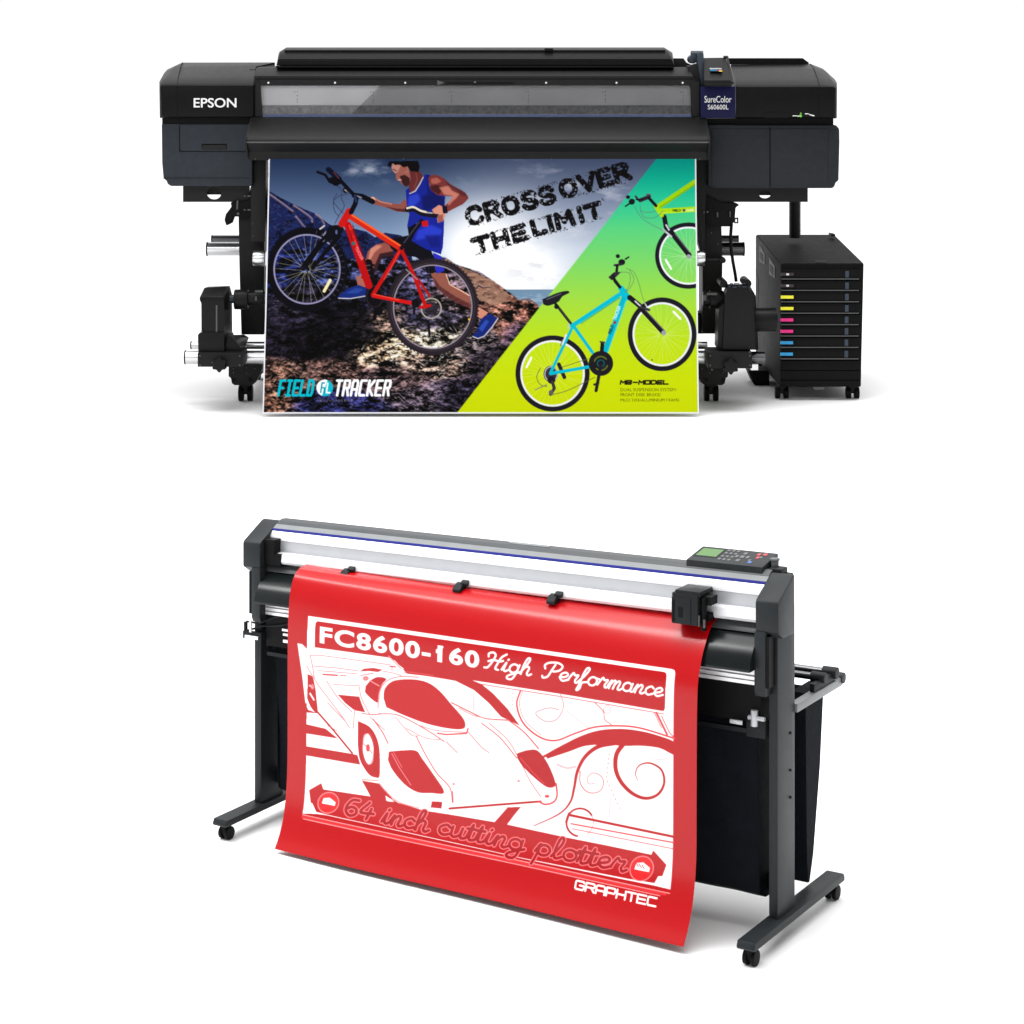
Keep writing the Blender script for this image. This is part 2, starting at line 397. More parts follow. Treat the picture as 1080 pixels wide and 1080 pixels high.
BLK = {
 'G': [[(1, .85), (.85, 1), (.1, 1), (0, .85), (0, .15), (.1, 0), (.9, 0), (1, .15), (1, .5), (.5, .5)]],
 'R': [[(0, 0), (0, 1), (.9, 1), (1, .85), (1, .6), (.9, .5), (0, .5)], [(.6, .5), (1, 0)]],
 'A': [[(0, 0), (0, .85), (.15, 1), (.85, 1), (1, .85), (1, 0)], [(0, .4), (1, .4)]],
 'P': [[(0, 0), (0, 1), (.9, 1), (1, .85), (1, .55), (.9, .4), (0, .4)]],
 'H': [[(0, 0), (0, 1)], [(1, 0), (1, 1)], [(0, .5), (1, .5)]],
 'T': [[(0, 1), (1, 1)], [(.5, 1), (.5, 0)]],
 'E': [[(1, 1), (0, 1), (0, 0), (1, 0)], [(0, .5), (.9, .5)]],
 'C': [[(1, 1), (.1, 1), (0, .85), (0, .15), (.1, 0), (1, 0)]],
 'F': [[(1, 1), (0, 1), (0, 0)], [(0, .5), (.8, .5)]],
 'I': [[(.5, 0), (.5, 1)], [(.1, 1), (.9, 1)], [(.1, 0), (.9, 0)]],
 'L': [[(0, 1), (0, 0), (1, 0)]],
 'D': [[(0, 0), (0, 1), (.8, 1), (1, .8), (1, .2), (.8, 0), (0, 0)]],
 'K': [[(0, 0), (0, 1)], [(1, 1), (.1, .5), (1, 0)]],
 'M': [[(0, 0), (0, 1), (.5, .4), (1, 1), (1, 0)]],
 'B': [[(0, 0), (0, 1), (.9, 1), (1, .8), (.85, .5), (1, .2), (.9, 0), (0, 0)], [(0, .5), (.85, .5)]],
 'O': [[(0, 0), (0, 1), (1, 1), (1, 0), (0, 0)]],
 '-': [[(.1, .5), (.9, .5)]]}
def cursive(cv, txt, p0, p1, xh, w, col, slant=.25, alpha=1, col2=None, w2=0, xh2=None):
    tot = sum(CUR[c][1] for c in txt); p0, p1 = np.array(p0, float), np.array(p1, float); e = (p1 - p0) / tot
    strokes = []; x = 0
    for c in txt:
        for st in CUR[c][0]:
            q = np.array(st, float)
            if len(q) > 2: q = smooth_path(q, 5)
            f = (x / tot); hh = xh + ((xh2 or xh) - xh) * f
            P = p0 + (x + q[:, :1] + slant * q[:, 1:] * hh / np.linalg.norm(e)) * e + q[:, 1:] * np.array([0, -hh])
            strokes.append(P)
        x += CUR[c][1]
    for P in strokes: cv.line(P, w, col, alpha)
    if col2:
        for P in strokes: cv.line(P, w2, col2, 1)
def block(cv, txt, p0, p1, h, w, col, up=(0, -1), gap=.35, slant=0):
    n = len(txt); p0, p1 = np.array(p0, float), np.array(p1, float); e = (p1 - p0) / (n - gap / (1 + gap) * 1)
    for i, c in enumerate(txt):
        for st in BLK[c]:
            q = np.array(st, float)
            P = p0 + (i + q[:, :1] / (1 + gap)) * e + q[:, 1:] * np.array(up) * h + q[:, 1:] * slant * np.array([1, 0]) * h
            cv.line(P, w, col)

HVY = {
 'C': ([[(.95, .78), (.8, .95), (.5, 1), (.18, .88), (.04, .5), (.18, .12), (.5, 0), (.8, .04), (.95, .2)]], 1.0, 1),
 'R': ([[(.08, 0), (.08, 1)], [(.08, .98), (.7, .98), (.9, .78), (.7, .5), (.1, .48)], [(.5, .48), (.95, 0)]], 1.0, 0),
 'O': ([[(.5, 1), (.16, .86), (.04, .5), (.16, .14), (.5, 0), (.84, .14), (.96, .5), (.84, .86), (.5, 1)]], 1.05, 1),
 'S': ([[(.9, .8), (.7, .98), (.3, .98), (.1, .75), (.3, .55), (.7, .45), (.9, .25), (.7, .02), (.3, .02), (.06, .2)]], .95, 1),
 'V': ([[(.02, 1), (.5, .02), (.98, 1)]], .95, 0),
 'E': ([[(.1, 0), (.1, 1)], [(.1, .98), (.85, .98)], [(.1, .5), (.75, .5)], [(.1, .02), (.9, .02)]], .9, 0),
 'T': ([[(0, .96), (.98, .96)], [(.5, .96), (.5, 0)]], 1.0, 0),
 'H': ([[(.08, 0), (.08, 1)], [(.9, 0), (.9, 1)], [(.08, .5), (.9, .5)]], 1.0, 0),
 'L': ([[(.1, 1), (.1, .02), (.8, .02)]], .8, 0),
 'I': ([[(.2, 1), (.2, 0)]], .4, 0),
 'M': ([[(.05, 0), (.1, 1), (.55, .35), (1.0, 1), (1.08, 0)]], 1.2, 0)}
def heavy(cv, txt, p0, p1, h, w, col, tex):
    gap = .16; tot = sum(HVY[c_][1] for c_ in txt) + gap * (len(txt) - 1)
    p0, p1 = np.array(p0, float), np.array(p1, float); e = (p1 - p0) / tot; u = np.array([e[1], -e[0]]) / np.linalg.norm(e); x = 0
    for c_ in txt:
        for st in HVY[c_][0]:
            q = np.array(st, float)
            if HVY[c_][2]: q = smooth_path(q, 5)
            cv.line(p0 + (x + .1 + q[:, :1] * .9) * e + (w * .4 + q[:, 1:] * (h - w * .8)) * u, w, col, 1, tex=tex)
        x += HVY[c_][1] + gap

# ------------------------------------------------------------------ artwork of the printed banner (cycling poster)
def banner_art():
    c = Canvas(268, 150, 748, 445, 4); X, Y = c.grid(); h, w = c.h, c.w; k = c.k
    # sky
    t = np.clip((Y - 168) / 95, 0, 1)[..., None]
    sky = np.array([44, 62, 98]) * (1 - t) + np.array([142, 166, 196]) * t
    tr = np.clip((X - 430) / 120, 0, 1)[..., None]
    sky = sky * (1 - tr) + (np.array([78, 90, 120]) * (1 - t) + np.array([190, 200, 215]) * t) * tr
    g = np.exp(-(((X - 512) / 58) ** 2 + ((Y - 262) / 50) ** 2))[..., None] + np.exp(-(((X - 560) / 45) ** 2 + ((Y - 290) / 28) ** 2))[..., None] * .7
    g = np.clip(g * 1.25, 0, 1); sky = sky * (1 - g) + np.array([246, 246, 248]) * g
    cl = np.clip((fbm(h, w, 150, 60, 6) - .52) * 5, 0, 1); cm = np.exp(-(((X - 600) / 70) ** 2 + ((Y - 220) / 45) ** 2)) + .8 * np.exp(-(((X - 390) / 35) ** 2 + ((Y - 180) / 10) ** 2)) + .6 * np.exp(-(((X - 483) / 10) ** 2 + ((Y - 187) / 6) ** 2))
    cm = np.clip(cl * cm, 0, .85)[..., None]; sky = sky * (1 - cm) + np.array([205, 208, 218]) * cm
    dk = np.clip((fbm(h, w, 120, 40, 5) - .5) * 3, 0, .35)[..., None] * np.exp(-(((X - 575) / 50) ** 2 + ((Y - 285) / 18) ** 2))[..., None]
    sky = sky * (1 - dk) + np.array([170, 172, 182]) * dk
    c.a[:] = sky / 255
    z1, z2, z3, z4, z5, z6, z7 = Z(9, 275, 165), Z(7.2, 385, 165), Z(5.4, 340, 280), Z(5.684, 480, 160), Z(7.2, 275, 330), Z(7.446, 635, 165), Z(5.143, 535, 295)
    A, B = Z(3.856, 270, 160), Z(3.856, 480, 160)
    fine = fbm(h, w, 9, 5, 3); mid = fbm(h, w, 26, 14, 4)
    # sea
    c.poly([(530, 305.5), (600, 305.5), (600, 325), (530, 325)], (118, 146, 170)); c.poly([(530, 311), (600, 309), (600, 325), (530, 325)], (160, 180, 198), .8, tex=np.clip((fbm(h, w, 30, 4, 3) - .45) * 6, 0, 1))
    # navy mountains
    mt = [(268, 196)] + z1(40, 318, 100, 340, 170, 385, 300, 450, 420, 505, 520, 545, 640, 640, 760, 700, 900, 690, 1000, 715, 1080, 770) + z2(150, 580, 270, 600, 330, 640) + [(440, 300), (268, 300)]
    c.poly(mt, (27, 37, 84)); c.poly(mt, (10, 12, 34), .9, tex=np.clip((mid - .5) * 6, 0, 1)); c.poly(mt, (52, 68, 122), .7, tex=np.clip((fine - .56) * 7, 0, 1))
    for q in (z1(80, 360, 180, 430, 300, 520), z1(330, 570, 370, 620, 410, 670), z1(310, 465, 420, 540, 480, 590, 485, 620), z1(520, 550, 570, 590, 600, 640)):
        c.line(smooth_path(q), 2.0, (178, 150, 158), .75); c.line(smooth_path(np.array(q) + [1, 1.6]), 1.2, (90, 80, 110), .6)
    for _ in range(26):
        x, y = random.uniform(285, 345), random.uniform(205, 255)
        if y > 205 + (x - 285) * .75: c.line([(x, y), (x + random.uniform(1, 4), y + random.uniform(1, 3))], .7, (90, 92, 130), .6)
    # rocks : blended patches with strong texture
    blobs = [(290, 275, 24, 22, (24, 34, 84)), (345, 272, 24, 16, (46, 58, 108)), (385, 275, 20, 14, (66, 72, 110)), (310, 325, 22, 18, (40, 36, 52)), (352, 340, 24, 20, (16, 14, 22)), (300, 350, 20, 18, (26, 22, 34)),
             (330, 360, 18, 12, (16, 13, 20)), (440, 285, 30, 14, (72, 70, 100)), (480, 300, 16, 14, (104, 88, 96)), (395, 370, 14, 8, (210, 180, 150)), (425, 362, 15, 11, (226, 198, 164)), (462, 357, 22, 8, (196, 186, 164)), (445, 338, 20, 9, (70, 64, 84)),
             (290, 398, 20, 12, (106, 78, 68)), (335, 392, 22, 8, (92, 70, 66)), (350, 428, 32, 8, (40, 42, 88)), (420, 402, 20, 10, (92, 74, 76)), (290, 425, 16, 8, (120, 86, 70)), (455, 384, 24, 8, (158, 134, 122)), (500, 360, 16, 12, (96, 86, 90)), (515, 385, 16, 14, (44, 38, 48)),
             (535, 330, 14, 16, (124, 86, 76)), (560, 325, 14, 12, (136, 92, 80)), (545, 350, 10, 10, (70, 56, 74)), (445, 418, 26, 9, (84, 74, 86)), (480, 420, 16, 10, (50, 44, 62)), (380, 350, 14, 16, (30, 26, 30)), (410, 340, 14, 10, (110, 92, 84)), (385, 310, 26, 10, (36, 36, 60))]
    num = 0; den = 1e-6
    for bx, by, rx, ry, col in blobs:
        wgt = np.exp(-(((X - bx) / rx) ** 2 + ((Y - by) / ry) ** 2) * 1.4)[..., None]; num = num + wgt * np.array(col); den = den + wgt
    base = num / den
    dirn = fbm(h, w, 30, 13, 5); grit = fbm(h, w, 8, 5, 2); big = fbm(h, w, 60, 30, 3)
    gain = np.clip(.05 + (dirn - .35) * 4.2 + (grit - .5) * 1.6 + (big - .5) * 2.6, .03, 2.1)[..., None]
    rock = np.clip(base * gain, 4, 235); hot = np.clip((grit * .5 + dirn * .5 - .62) * 9, 0, 1)[..., None]
    rock = rock * (1 - hot * .55) + np.array([205, 182, 165]) * hot * .55 * np.clip(base.mean(2, keepdims=True) / 90, .25, 1) + rock * 0
    rp = [(268, 262), (290, 266), (320, 262), (345, 270), (370, 274), (400, 271), (430, 276), (455, 270), (470, 272), (480, 279)] + B(100, 490, 160, 530, 230, 580, 262, 606, 300, 606, 335, 625, 345, 640) + [(580, 445), (268, 445)]
    m = blur(c.pmask(np.array(rp), X, Y), 2)[..., None]; c.a = c.a * (1 - m) + rock / 255 * m
    for _ in range(1500):
        x = random.uniform(280, 560); y = random.uniform(330 if x < 440 else 345, 437)
        if x < 440 and y < 372 and x > 300 and random.random() < .8: continue
        if x > 481 + (436 - y) * .79: continue
        b_ = base[min(h - 1, max(0, int((y - c.y0) * 4))), min(w - 1, max(0, int((x - c.x0) * 4)))]; a_ = random.gauss(-.35 if x < 400 else .1, .5); L_ = random.uniform(1.5, 6)
        br = random.random(); col = np.clip(b_ * random.uniform(1.1, 2.1) + 14, 0, 225) if br < .55 else b_ * .15
        x2, y2 = x + L_ * math.cos(a_), y + L_ * math.sin(a_); c.line([(x, y), ((x + x2) / 2, (y + y2) / 2 + random.uniform(-.8, .8)), (x2, y2)], random.uniform(.5, 1.3), col, .7, .3)
    # the smoother brown boulder
    bp = z2(590, 790, 620, 780, 700, 830, 850, 890, 960, 945, 1000, 970, 1060, 1010) + B(160, 540, 230, 590, 215, 610, 150, 625, 95, 600, 60, 560) + z2(820, 960, 700, 900)
    c.poly(bp, (152, 116, 98)); c.poly(bp, (96, 68, 62), .8, tex=np.clip((fbm(h, w, 40, 14, 4) - .5) * 6, 0, 1)); c.poly(bp, (190, 154, 134), .6, tex=np.clip((fbm(h, w, 30, 10, 4) - .55) * 7, 0, 1))
    c.line(B(210, 600, 262, 606, 300, 600, 335, 625), 1.6, (120, 76, 66), .7)
    skin, skd, skl = (150, 86, 76), (74, 32, 36), (216, 150, 130)
    # long cracks and ledges running through the rocks
    for _ in range(70):
        x, y = random.uniform(282, 520), random.uniform(300, 432)
        if y < 330 and x < 400 and random.random() < .5: continue
        a_ = random.choice((-.5, .25, .6, .1)) + random.gauss(0, .15); L_ = random.uniform(8, 28); p_ = [(x, y)]
        for k2 in range(5): p_.append((p_[-1][0] + L_ / 5 * math.cos(a_ + random.gauss(0, .5)), p_[-1][1] + L_ / 5 * math.sin(a_ + random.gauss(0, .5))))
        if p_[-1][0] > 478 + (436 - p_[-1][1]) * .79: continue
        c.line(p_, random.uniform(.8, 2.2), (10, 8, 14), .75, .4); c.line(np.array(p_) - [0, 1.3], random.uniform(.5, 1.0), np.clip(base[min(h - 1, max(0, int((y - c.y0) * 4))), min(w - 1, max(0, int((x - c.x0) * 4)))] * 1.9, 0, 225), .6, .3)
    # far leg, shorts and shoe of the printed runner
    c.poly(z3(615, 40, 700, 45, 720, 110, 790, 140, 840, 170, 845, 250, 760, 210, 690, 165, 640, 115), (150, 92, 78)); c.poly(z3(625, 60, 670, 120, 760, 180, 840, 220, 840, 250, 740, 205, 650, 130), skd, .7, .7)
    c.line(z3(705, 55, 725, 110, 790, 145, 835, 172), 1.1, (246, 200, 176), .9)
    c.poly(z3(885, 235, 945, 270, 905, 305, 880, 290), (206, 140, 120))
    c.poly(z3(852, 402, 880, 380, 900, 310, 950, 275, 1000, 300, 965, 350, 920, 402, 880, 417), (24, 44, 120)); c.line(z3(856, 406, 885, 418, 922, 404, 968, 350, 1000, 302), 1.0, (214, 206, 214)); c.poly(z3(890, 360, 930, 310, 950, 320, 910, 380), (52, 84, 176), .9, .3)
    c.poly(z2(515, 730, 580, 760, 602, 870, 545, 892, 530, 850), (48, 52, 184))
    # near leg
    c.poly(z2(20, 720, 80, 670, 150, 655, 205, 690, 220, 755, 130, 765, 95, 830, 70, 900, 40, 960, -10, 900, 5, 780), skin); c.poly(z2(110, 740, 215, 720, 220, 760, 130, 770, 95, 840, 70, 900, 50, 880), (44, 22, 30), .85, .5); c.poly(z2(40, 700, 90, 675, 130, 680, 70, 730, 30, 800, 10, 840), skl, .8, .6)
    c.poly(z3(190, 60, 245, 60, 250, 125, 200, 120), (168, 104, 92)); c.poly(z3(85, 180, 150, 130, 205, 112, 250, 130, 250, 172, 160, 188, 100, 190), (24, 48, 124)); c.line(z3(90, 188, 160, 190, 245, 175), .9, (214, 210, 220)); c.poly(z3(130, 160, 190, 130, 235, 135, 200, 160), (50, 80, 160), .8, .4)
    c.poly(z2(165, 640, 250, 615, 330, 600, 410, 650, 500, 715, 530, 780, 520, 890, 470, 890, 440, 800, 380, 765, 250, 745, 195, 700), (18, 16, 26)); c.poly(z2(320, 530, 385, 505, 400, 560, 350, 640, 330, 600), (16, 14, 24))
    # far arm
    c.poly(z2(35, 310, 60, 306, 110, 338, 200, 358, 265, 362, 300, 325, 320, 345, 325, 425, 240, 420, 150, 386, 90, 372, 40, 352), skin); c.poly(z2(150, 380, 240, 415, 322, 425, 320, 400, 240, 398), skd, .8, .4); c.line(z2(60, 312, 115, 345, 200, 364), 1.3, skl, .7); c.oval(z2(55, 330)[0], 3.0, 3.2, (236, 184, 150), .9)
    # torso
    vest = z2(308, 258, 332, 236, 345, 282, 380, 262, 430, 178, 455, 136, 492, 140, 478, 200, 500, 260, 560, 295, 607, 300, 600, 420, 598, 560, 590, 690, 575, 745, 460, 705, 350, 642, 385, 570, 390, 505, 330, 542, 318, 530, 335, 440, 315, 380)
    c.poly(vest, (28, 42, 150))
    c.poly(z2(430, 300, 520, 285, 600, 305, 598, 420, 560, 380, 500, 400, 440, 420), (18, 26, 92), .85, 1.2); c.poly(z2(330, 300, 400, 280, 420, 330, 350, 400, 322, 380), (58, 84, 214), .7, 1.2); c.poly(z2(400, 560, 500, 520, 590, 560, 570, 600, 470, 620, 380, 640), (56, 78, 214), .7, 1.0); c.poly(z2(450, 600, 560, 600, 570, 690, 500, 690), (22, 30, 116), .7, 1.0); c.poly(z2(470, 150, 490, 145, 480, 240, 560, 300, 520, 330, 470, 280), (20, 28, 100), .7, .6)
    c.line(z2(338, 282, 380, 264, 412, 215, 440, 158), 1.2, (226, 208, 196), .9)
    # head
    c.poly(z2(325, 110, 412, 108, 440, 152, 405, 205, 378, 255, 345, 278, 330, 232), (112, 52, 54)); c.line(z2(385, 130, 395, 180, 370, 240), 1.2, (150, 84, 76), .7)
    c.poly(z2(205, 55, 200, 92, 216, 118, 234, 132, 232, 160, 242, 182, 262, 188, 282, 214, 310, 228, 335, 220, 345, 170, 335, 105, 300, 55), (168, 104, 92)); c.poly(z2(205, 55, 200, 90, 225, 130, 245, 120, 270, 70), (214, 158, 144), .8, .4)
    c.poly(z2(262, 150, 300, 140, 338, 165, 338, 215, 312, 230, 288, 216, 275, 190), (58, 26, 30), .9, .3); c.line(z2(212, 96, 236, 110), .8, (40, 22, 26)); c.line(z2(250, 178, 275, 178), .7, (240, 214, 204)); c.line(z2(300, 60, 325, 85, 322, 120, 300, 118), 1.0, (190, 124, 112))
    c.poly(z2(168, 72, 182, 36, 402, 34, 414, 80, 404, 118, 345, 112, 320, 75, 290, 84, 262, 60, 226, 66, 206, 48, 190, 80), (20, 14, 18))
    # near arm
    c.poly(z2(478, 165, 500, 142, 545, 140, 602, 168, 640, 208, 700, 243, 762, 275, 786, 318, 745, 362, 665, 402, 622, 425, 600, 380, 640, 342, 668, 304, 605, 300, 545, 293, 498, 255), (132, 62, 60))
    c.poly(z2(490, 230, 540, 215, 600, 235, 560, 292, 500, 256), skd, .9, .5); c.poly(z2(560, 235, 640, 222, 690, 250, 720, 280, 690, 320, 660, 345, 640, 370, 625, 365, 655, 320, 665, 300, 600, 290), (214, 140, 122), .85, .7); c.poly(z2(600, 180, 650, 215, 740, 262, 785, 310, 740, 300, 660, 260), (94, 40, 44), .8, .6); c.poly(z2(500, 170, 545, 160, 580, 190, 540, 210, 500, 205), (196, 116, 104), .8, .6)
    # red bicycle : wheels
    dk_, tyre = (14, 12, 18), (26, 23, 30)
    def wheel(cx0, cy0, rx, ry, tw, ty, rimc, spk, n, sa, rimw=1.3, gap=1.2, knob=0):
        for i in range(n):
            a = 2 * math.pi * i / n + random.uniform(-.05, .05); b = a + random.choice((-.5, .5))
            c.line([(cx0 + 3 * math.cos(b), cy0 + 3 * math.sin(b)), (cx0 + (rx - tw - 1) * math.cos(a), cy0 + (ry - tw - 1) * math.sin(a))], .55, spk, sa)
        c.ring((cx0, cy0), rx - tw / 2, ry - tw / 2, tw, ty)
        if knob:
            for i in range(76):
                a = 2 * math.pi * i / 76; c.line([(cx0 + (rx - .5) * math.cos(a), cy0 + (ry - .5) * math.sin(a)), (cx0 + (rx + .5) * math.cos(a), cy0 + (ry + .5) * math.sin(a))], 1.5, ty)
        c.ring((cx0, cy0), rx - tw - gap, ry - tw - gap, rimw, rimc)
    wheel(456.2, 323.9, 48, 50.6, 6.0, (44, 36, 44), (150, 140, 152), (128, 118, 120), 30, .35, 1.4, .6, 1)
    wheel(323.4, 284.2, 42.3, 44.0, 6.6, (12, 11, 20), (150, 146, 178), (188, 182, 160), 26, .65, 1.7, 1.0, 1)
    c.ring((456.2, 323.9), 44, 46.4, .7, (84, 70, 80), .8)
    for y in range(0, 15):
        a = math.radians(-75 + y * 9); c.line([(323.4 + 36.5 * math.cos(a), 284.2 + 38.5 * math.sin(a)), (323.4 + 40 * math.cos(a), 284.2 + 42 * math.sin(a))], .9, (84, 82, 100), .7)
    c.line(A(276, 568, 300, 524), 3.2, (234, 222, 176)); c.ring(A(712, 638)[0], 10.5, 10.5, 1.6, (168, 160, 150)); c.oval(A(712, 638)[0], 7, 7, (40, 34, 40), .8)
    c.line(A(760, 680, 800, 705, 845, 725), 1.6, (40, 36, 44), .8); c.oval(A(866, 683)[0], 1.2, 1.2, (232, 176, 60))
    # fork, crank, mech
    c.line(z1(720, 690, 590, 800, 400, 1060), 6.2, (10, 10, 18)); c.line(z1(745, 750, 620, 900, 490, 1060), 4.2, (12, 12, 22)); c.line(z1(705, 690, 590, 810), 1.2, (120, 124, 160), .8); c.line(z1(640, 690, 590, 750), 1.6, (170, 168, 200), .8)
    c.poly(z1(620, 700, 660, 655, 770, 650, 790, 700, 720, 770, 600, 830), (14, 14, 26)); c.line(z1(560, 690, 600, 660), 1.6, (214, 204, 200)); c.oval(z1(400, 1060)[0], 2.6, 2.6, (20, 20, 30)); c.oval(z1(715, 720)[0], 1.2, 2.4, (120, 130, 175), .8)
    c.line(A(455, 455, 470, 560, 498, 650), 9, (14, 12, 18)); c.oval(A(482, 590)[0], 10, 12.5, (16, 13, 20)); c.ring(A(482, 590)[0], 8.5, 11, .8, (54, 48, 54)); c.line(A(490, 640, 480, 680), 4, (12, 10, 14))
    for yy in (470, 490, 512): c.line(A(432, yy, 478, yy - 8), 2.4, (22, 18, 24)); c.line(A(440, yy - 4, 462, yy - 8), .7, (120, 110, 120))
    # frame
    red = (188, 20, 20)
    c.line(A(590, 395, 475, 582), 4.2, red); c.line(A(475, 587, 640, 618), 3.8, (206, 24, 24)); c.line(A(478, 580, 580, 604), 1.0, (250, 96, 70), .8); c.line(A(588, 396, 640, 500, 690, 632), 3.8, red); c.line(A(655, 515, 706, 588), 2.4, (176, 20, 24)); c.line(A(668, 634, 706, 626), 3.2, (196, 22, 24)); c.line(A(585, 400, 560, 450, 520, 520), 1.0, (250, 90, 66), .7)
    c.line(A(372, 300, 458, 545), 7.6, (184, 14, 18)); c.line(A(378, 300, 430, 440), 2.0, (246, 58, 40), .8); c.line(A(392, 300, 448, 460), 1.2, (120, 6, 16), .8)
    c.line(A(380, 262, 590, 395), 6.2, (206, 44, 26)); c.line(A(385, 256, 588, 384), 1.8, (250, 116, 50), .85); c.line(A(378, 244, 348, 294), 7.4, (200, 26, 22)); c.oval(A(590, 396)[0], 3.0, 3.0, red)
    c.oval(z1(878, 828)[0], 2.0, 2.0, (52, 112, 110)); c.text('TRACKER', z1(885, 868)[0], z1(950, 990)[0], 3.6, (226, 160, 170), .02, .8); c.text('FIELD', z1(835, 710)[0], z1(862, 805)[0], 3.6, (120, 10, 20), .02, .8)
    c.oval(A(648, 618)[0], 4.2, 4.6, (18, 14, 22)); c.line(A(645, 618, 640, 680, 700, 690, 705, 745), 2.6, (22, 18, 28)); c.oval(A(640, 672)[0], 3.4, 2.2, (60, 60, 90)); c.line(A(610, 480, 655, 520), 1.4, (150, 150, 160), .8)
    # bars, saddle
    c.line(A(592, 392, 672, 282), 4.4, (20, 17, 28)); c.line(A(600, 372, 664, 286), .9, (96, 92, 116), .8)
    c.line(smooth_path(A(616, 234, 645, 234, 675, 250, 728, 258)), 6.0, (26, 22, 36)); c.line(smooth_path(A(614, 230, 640, 226, 668, 240, 690, 246)), 2.2, (226, 216, 200)); c.line(A(694, 248, 716, 250), 1.6, (210, 204, 210), .8); c.poly(A(672, 284, 698, 280, 700, 304, 676, 306), (196, 24, 28))
    c.poly(z2(508, 405, 560, 368, 602, 388, 612, 432, 594, 492, 552, 506, 545, 470, 560, 440, 520, 435), (214, 148, 128)); c.poly(z2(545, 450, 590, 440, 592, 492, 556, 506), (150, 84, 76), .8, .4); c.poly(z2(583, 372, 622, 380, 626, 432, 592, 434), (28, 20, 40))
    c.line(z1(535, 148, 610, 175, 650, 240, 720, 270), 2.6, dk_); c.line(z1(640, 125, 700, 180, 740, 215), 5.6, (18, 20, 46)); c.line(z1(690, 150, 745, 215), 1.2, (140, 60, 60), .8); c.poly(z1(630, 210, 690, 190, 760, 230, 755, 262, 700, 282, 660, 250), (14, 12, 20)); c.line(z1(750, 225, 820, 300, 885, 370), 3.8, (14, 13, 24)); c.oval(z1(800, 320)[0], 2.6, 3.2, (24, 22, 34)); c.line(z1(795, 318, 812, 330), 1.1, (190, 180, 180))
    c.line(z1(885, 370, 960, 380, 1060, 430), 5.4, (14, 12, 22)); c.line(z1(912, 378, 950, 392), 1.8, (170, 172, 196), .8); c.line(z1(905, 400, 895, 450, 855, 530), 5.0, (12, 12, 26)); c.line(z1(890, 370, 905, 430), 2.2, (50, 66, 120), .8)
    for q in (z1(730, 280, 770, 350, 690, 420, 700, 520, 740, 570), z1(840, 350, 760, 380, 790, 470, 740, 560, 700, 640), z1(720, 350, 690, 430, 760, 520, 780, 540)): c.line(smooth_path(q), .7, (52, 54, 84), .85)
    # logo
    block(c, 'FIELD', (293.4, 417), (328.5, 417), 15.4, 2.7, (0, 186, 202), gap=.6, slant=.18)
    block(c, 'TRACKER', (352.8, 417), (409.5, 417), 15.4, 2.7, (248, 248, 250), gap=.6, slant=.18)
    c.oval((342.4, 409.2), 8.7, 8.7, (244, 246, 248)); t_ = np.radians(np.linspace(-70, 110, 20)); c.poly([(342.4 + 8.7 * math.cos(a), 409.2 + 8.7 * math.sin(a)) for a in t_], (0, 186, 202))
    c.line([(338.2, 414), (339.6, 404), (342.0, 404)], 1.5, (0, 150, 165)); c.line([(339, 409), (341.5, 409)], 1.3, (0, 150, 165)); c.line([(345.5, 404.5), (344.2, 414.2), (347.8, 414.2)], 1.7, (244, 246, 248)); c.line([(342.2, 409.5), (341.6, 414)], 1.5, (0, 150, 165))
    c.text('MOUNTAIN BIKE', (334.5, 423.8), (372.5, 423.8), 2.6, (150, 146, 150), .0, .7)
    mm = 1 - blur(c.pmask(np.array([(346, 173), (346, 190), (300, 425), (430, 425), (430, 395), (292, 395)]), X, Y) * 0, 1)[..., None]
    c.a = np.clip(c.a, 0, 1) ** 1.12
    # green field
    gp = np.array([(690.8, 169.5), (693.5, 150), (760, 150), (760, 450), (474, 450), (481.4, 436)])
    gp[0] = (690.8, 169.5); gp[1] = (706, 150)
    ys = [150, 170, 185, 210, 240, 280, 320, 360, 400, 440]; cs = [(0, 146, 130), (0, 150, 134), (8, 168, 142), (38, 192, 146), (84, 200, 122), (120, 204, 94), (156, 208, 58), (182, 212, 20), (192, 210, 2), (194, 208, 0)]
    gr = np.stack([np.interp(Y, ys, [q[i] for q in cs]) for i in range(3)], -1)
    m = blur(c.pmask(gp, X, Y), 1)[..., None]; c.a = c.a * (1 - m) + gr / 255 * m
    # slogan with worn ink
    wear = np.clip((fbm(h, w, 8, 8, 3) - .30) * 16, 0, 1); k_ = (12, 10, 12)
    jag = lambda: wear
    for txt, a, b, hh in (('CROSS', z4(78, 452)[0], z4(604, 310)[0], 20.5), ('OVER', z4(642, 290)[0], z4(1058, 168)[0], 20.5), ('THE', z4(118, 622)[0], z4(436, 530)[0], 18.5), ('LIMIT', z4(468, 516)[0], z4(888, 394)[0], 18.5)):
        heavy(c, txt, a, b, hh, 5.9, k_, wear)
    for _ in range(420):
        t_ = random.random(); row = random.random() < .5; a, b = (z4(78, 452)[0], z4(1058, 168)[0]) if row else (z4(118, 622)[0], z4(888, 394)[0])
        x = a[0] + t_ * (b[0] - a[0]) + random.uniform(-1, 1); y = a[1] + t_ * (b[1] - a[1]) - random.choice((0, 20 if row else 18)) + random.uniform(-1.6, 1.6)
        c.oval((x - .3 * 0, y), random.uniform(.25, .8), random.uniform(.25, .7), k_, .8)
    # lime bicycle (cut by the edge)
    blk = (22, 20, 28)
    wheel(726.3, 269.8, 35.2, 35, 4.4, (24, 22, 32), (232, 232, 240), (190, 222, 170), 34, .5, 1.9, .9)
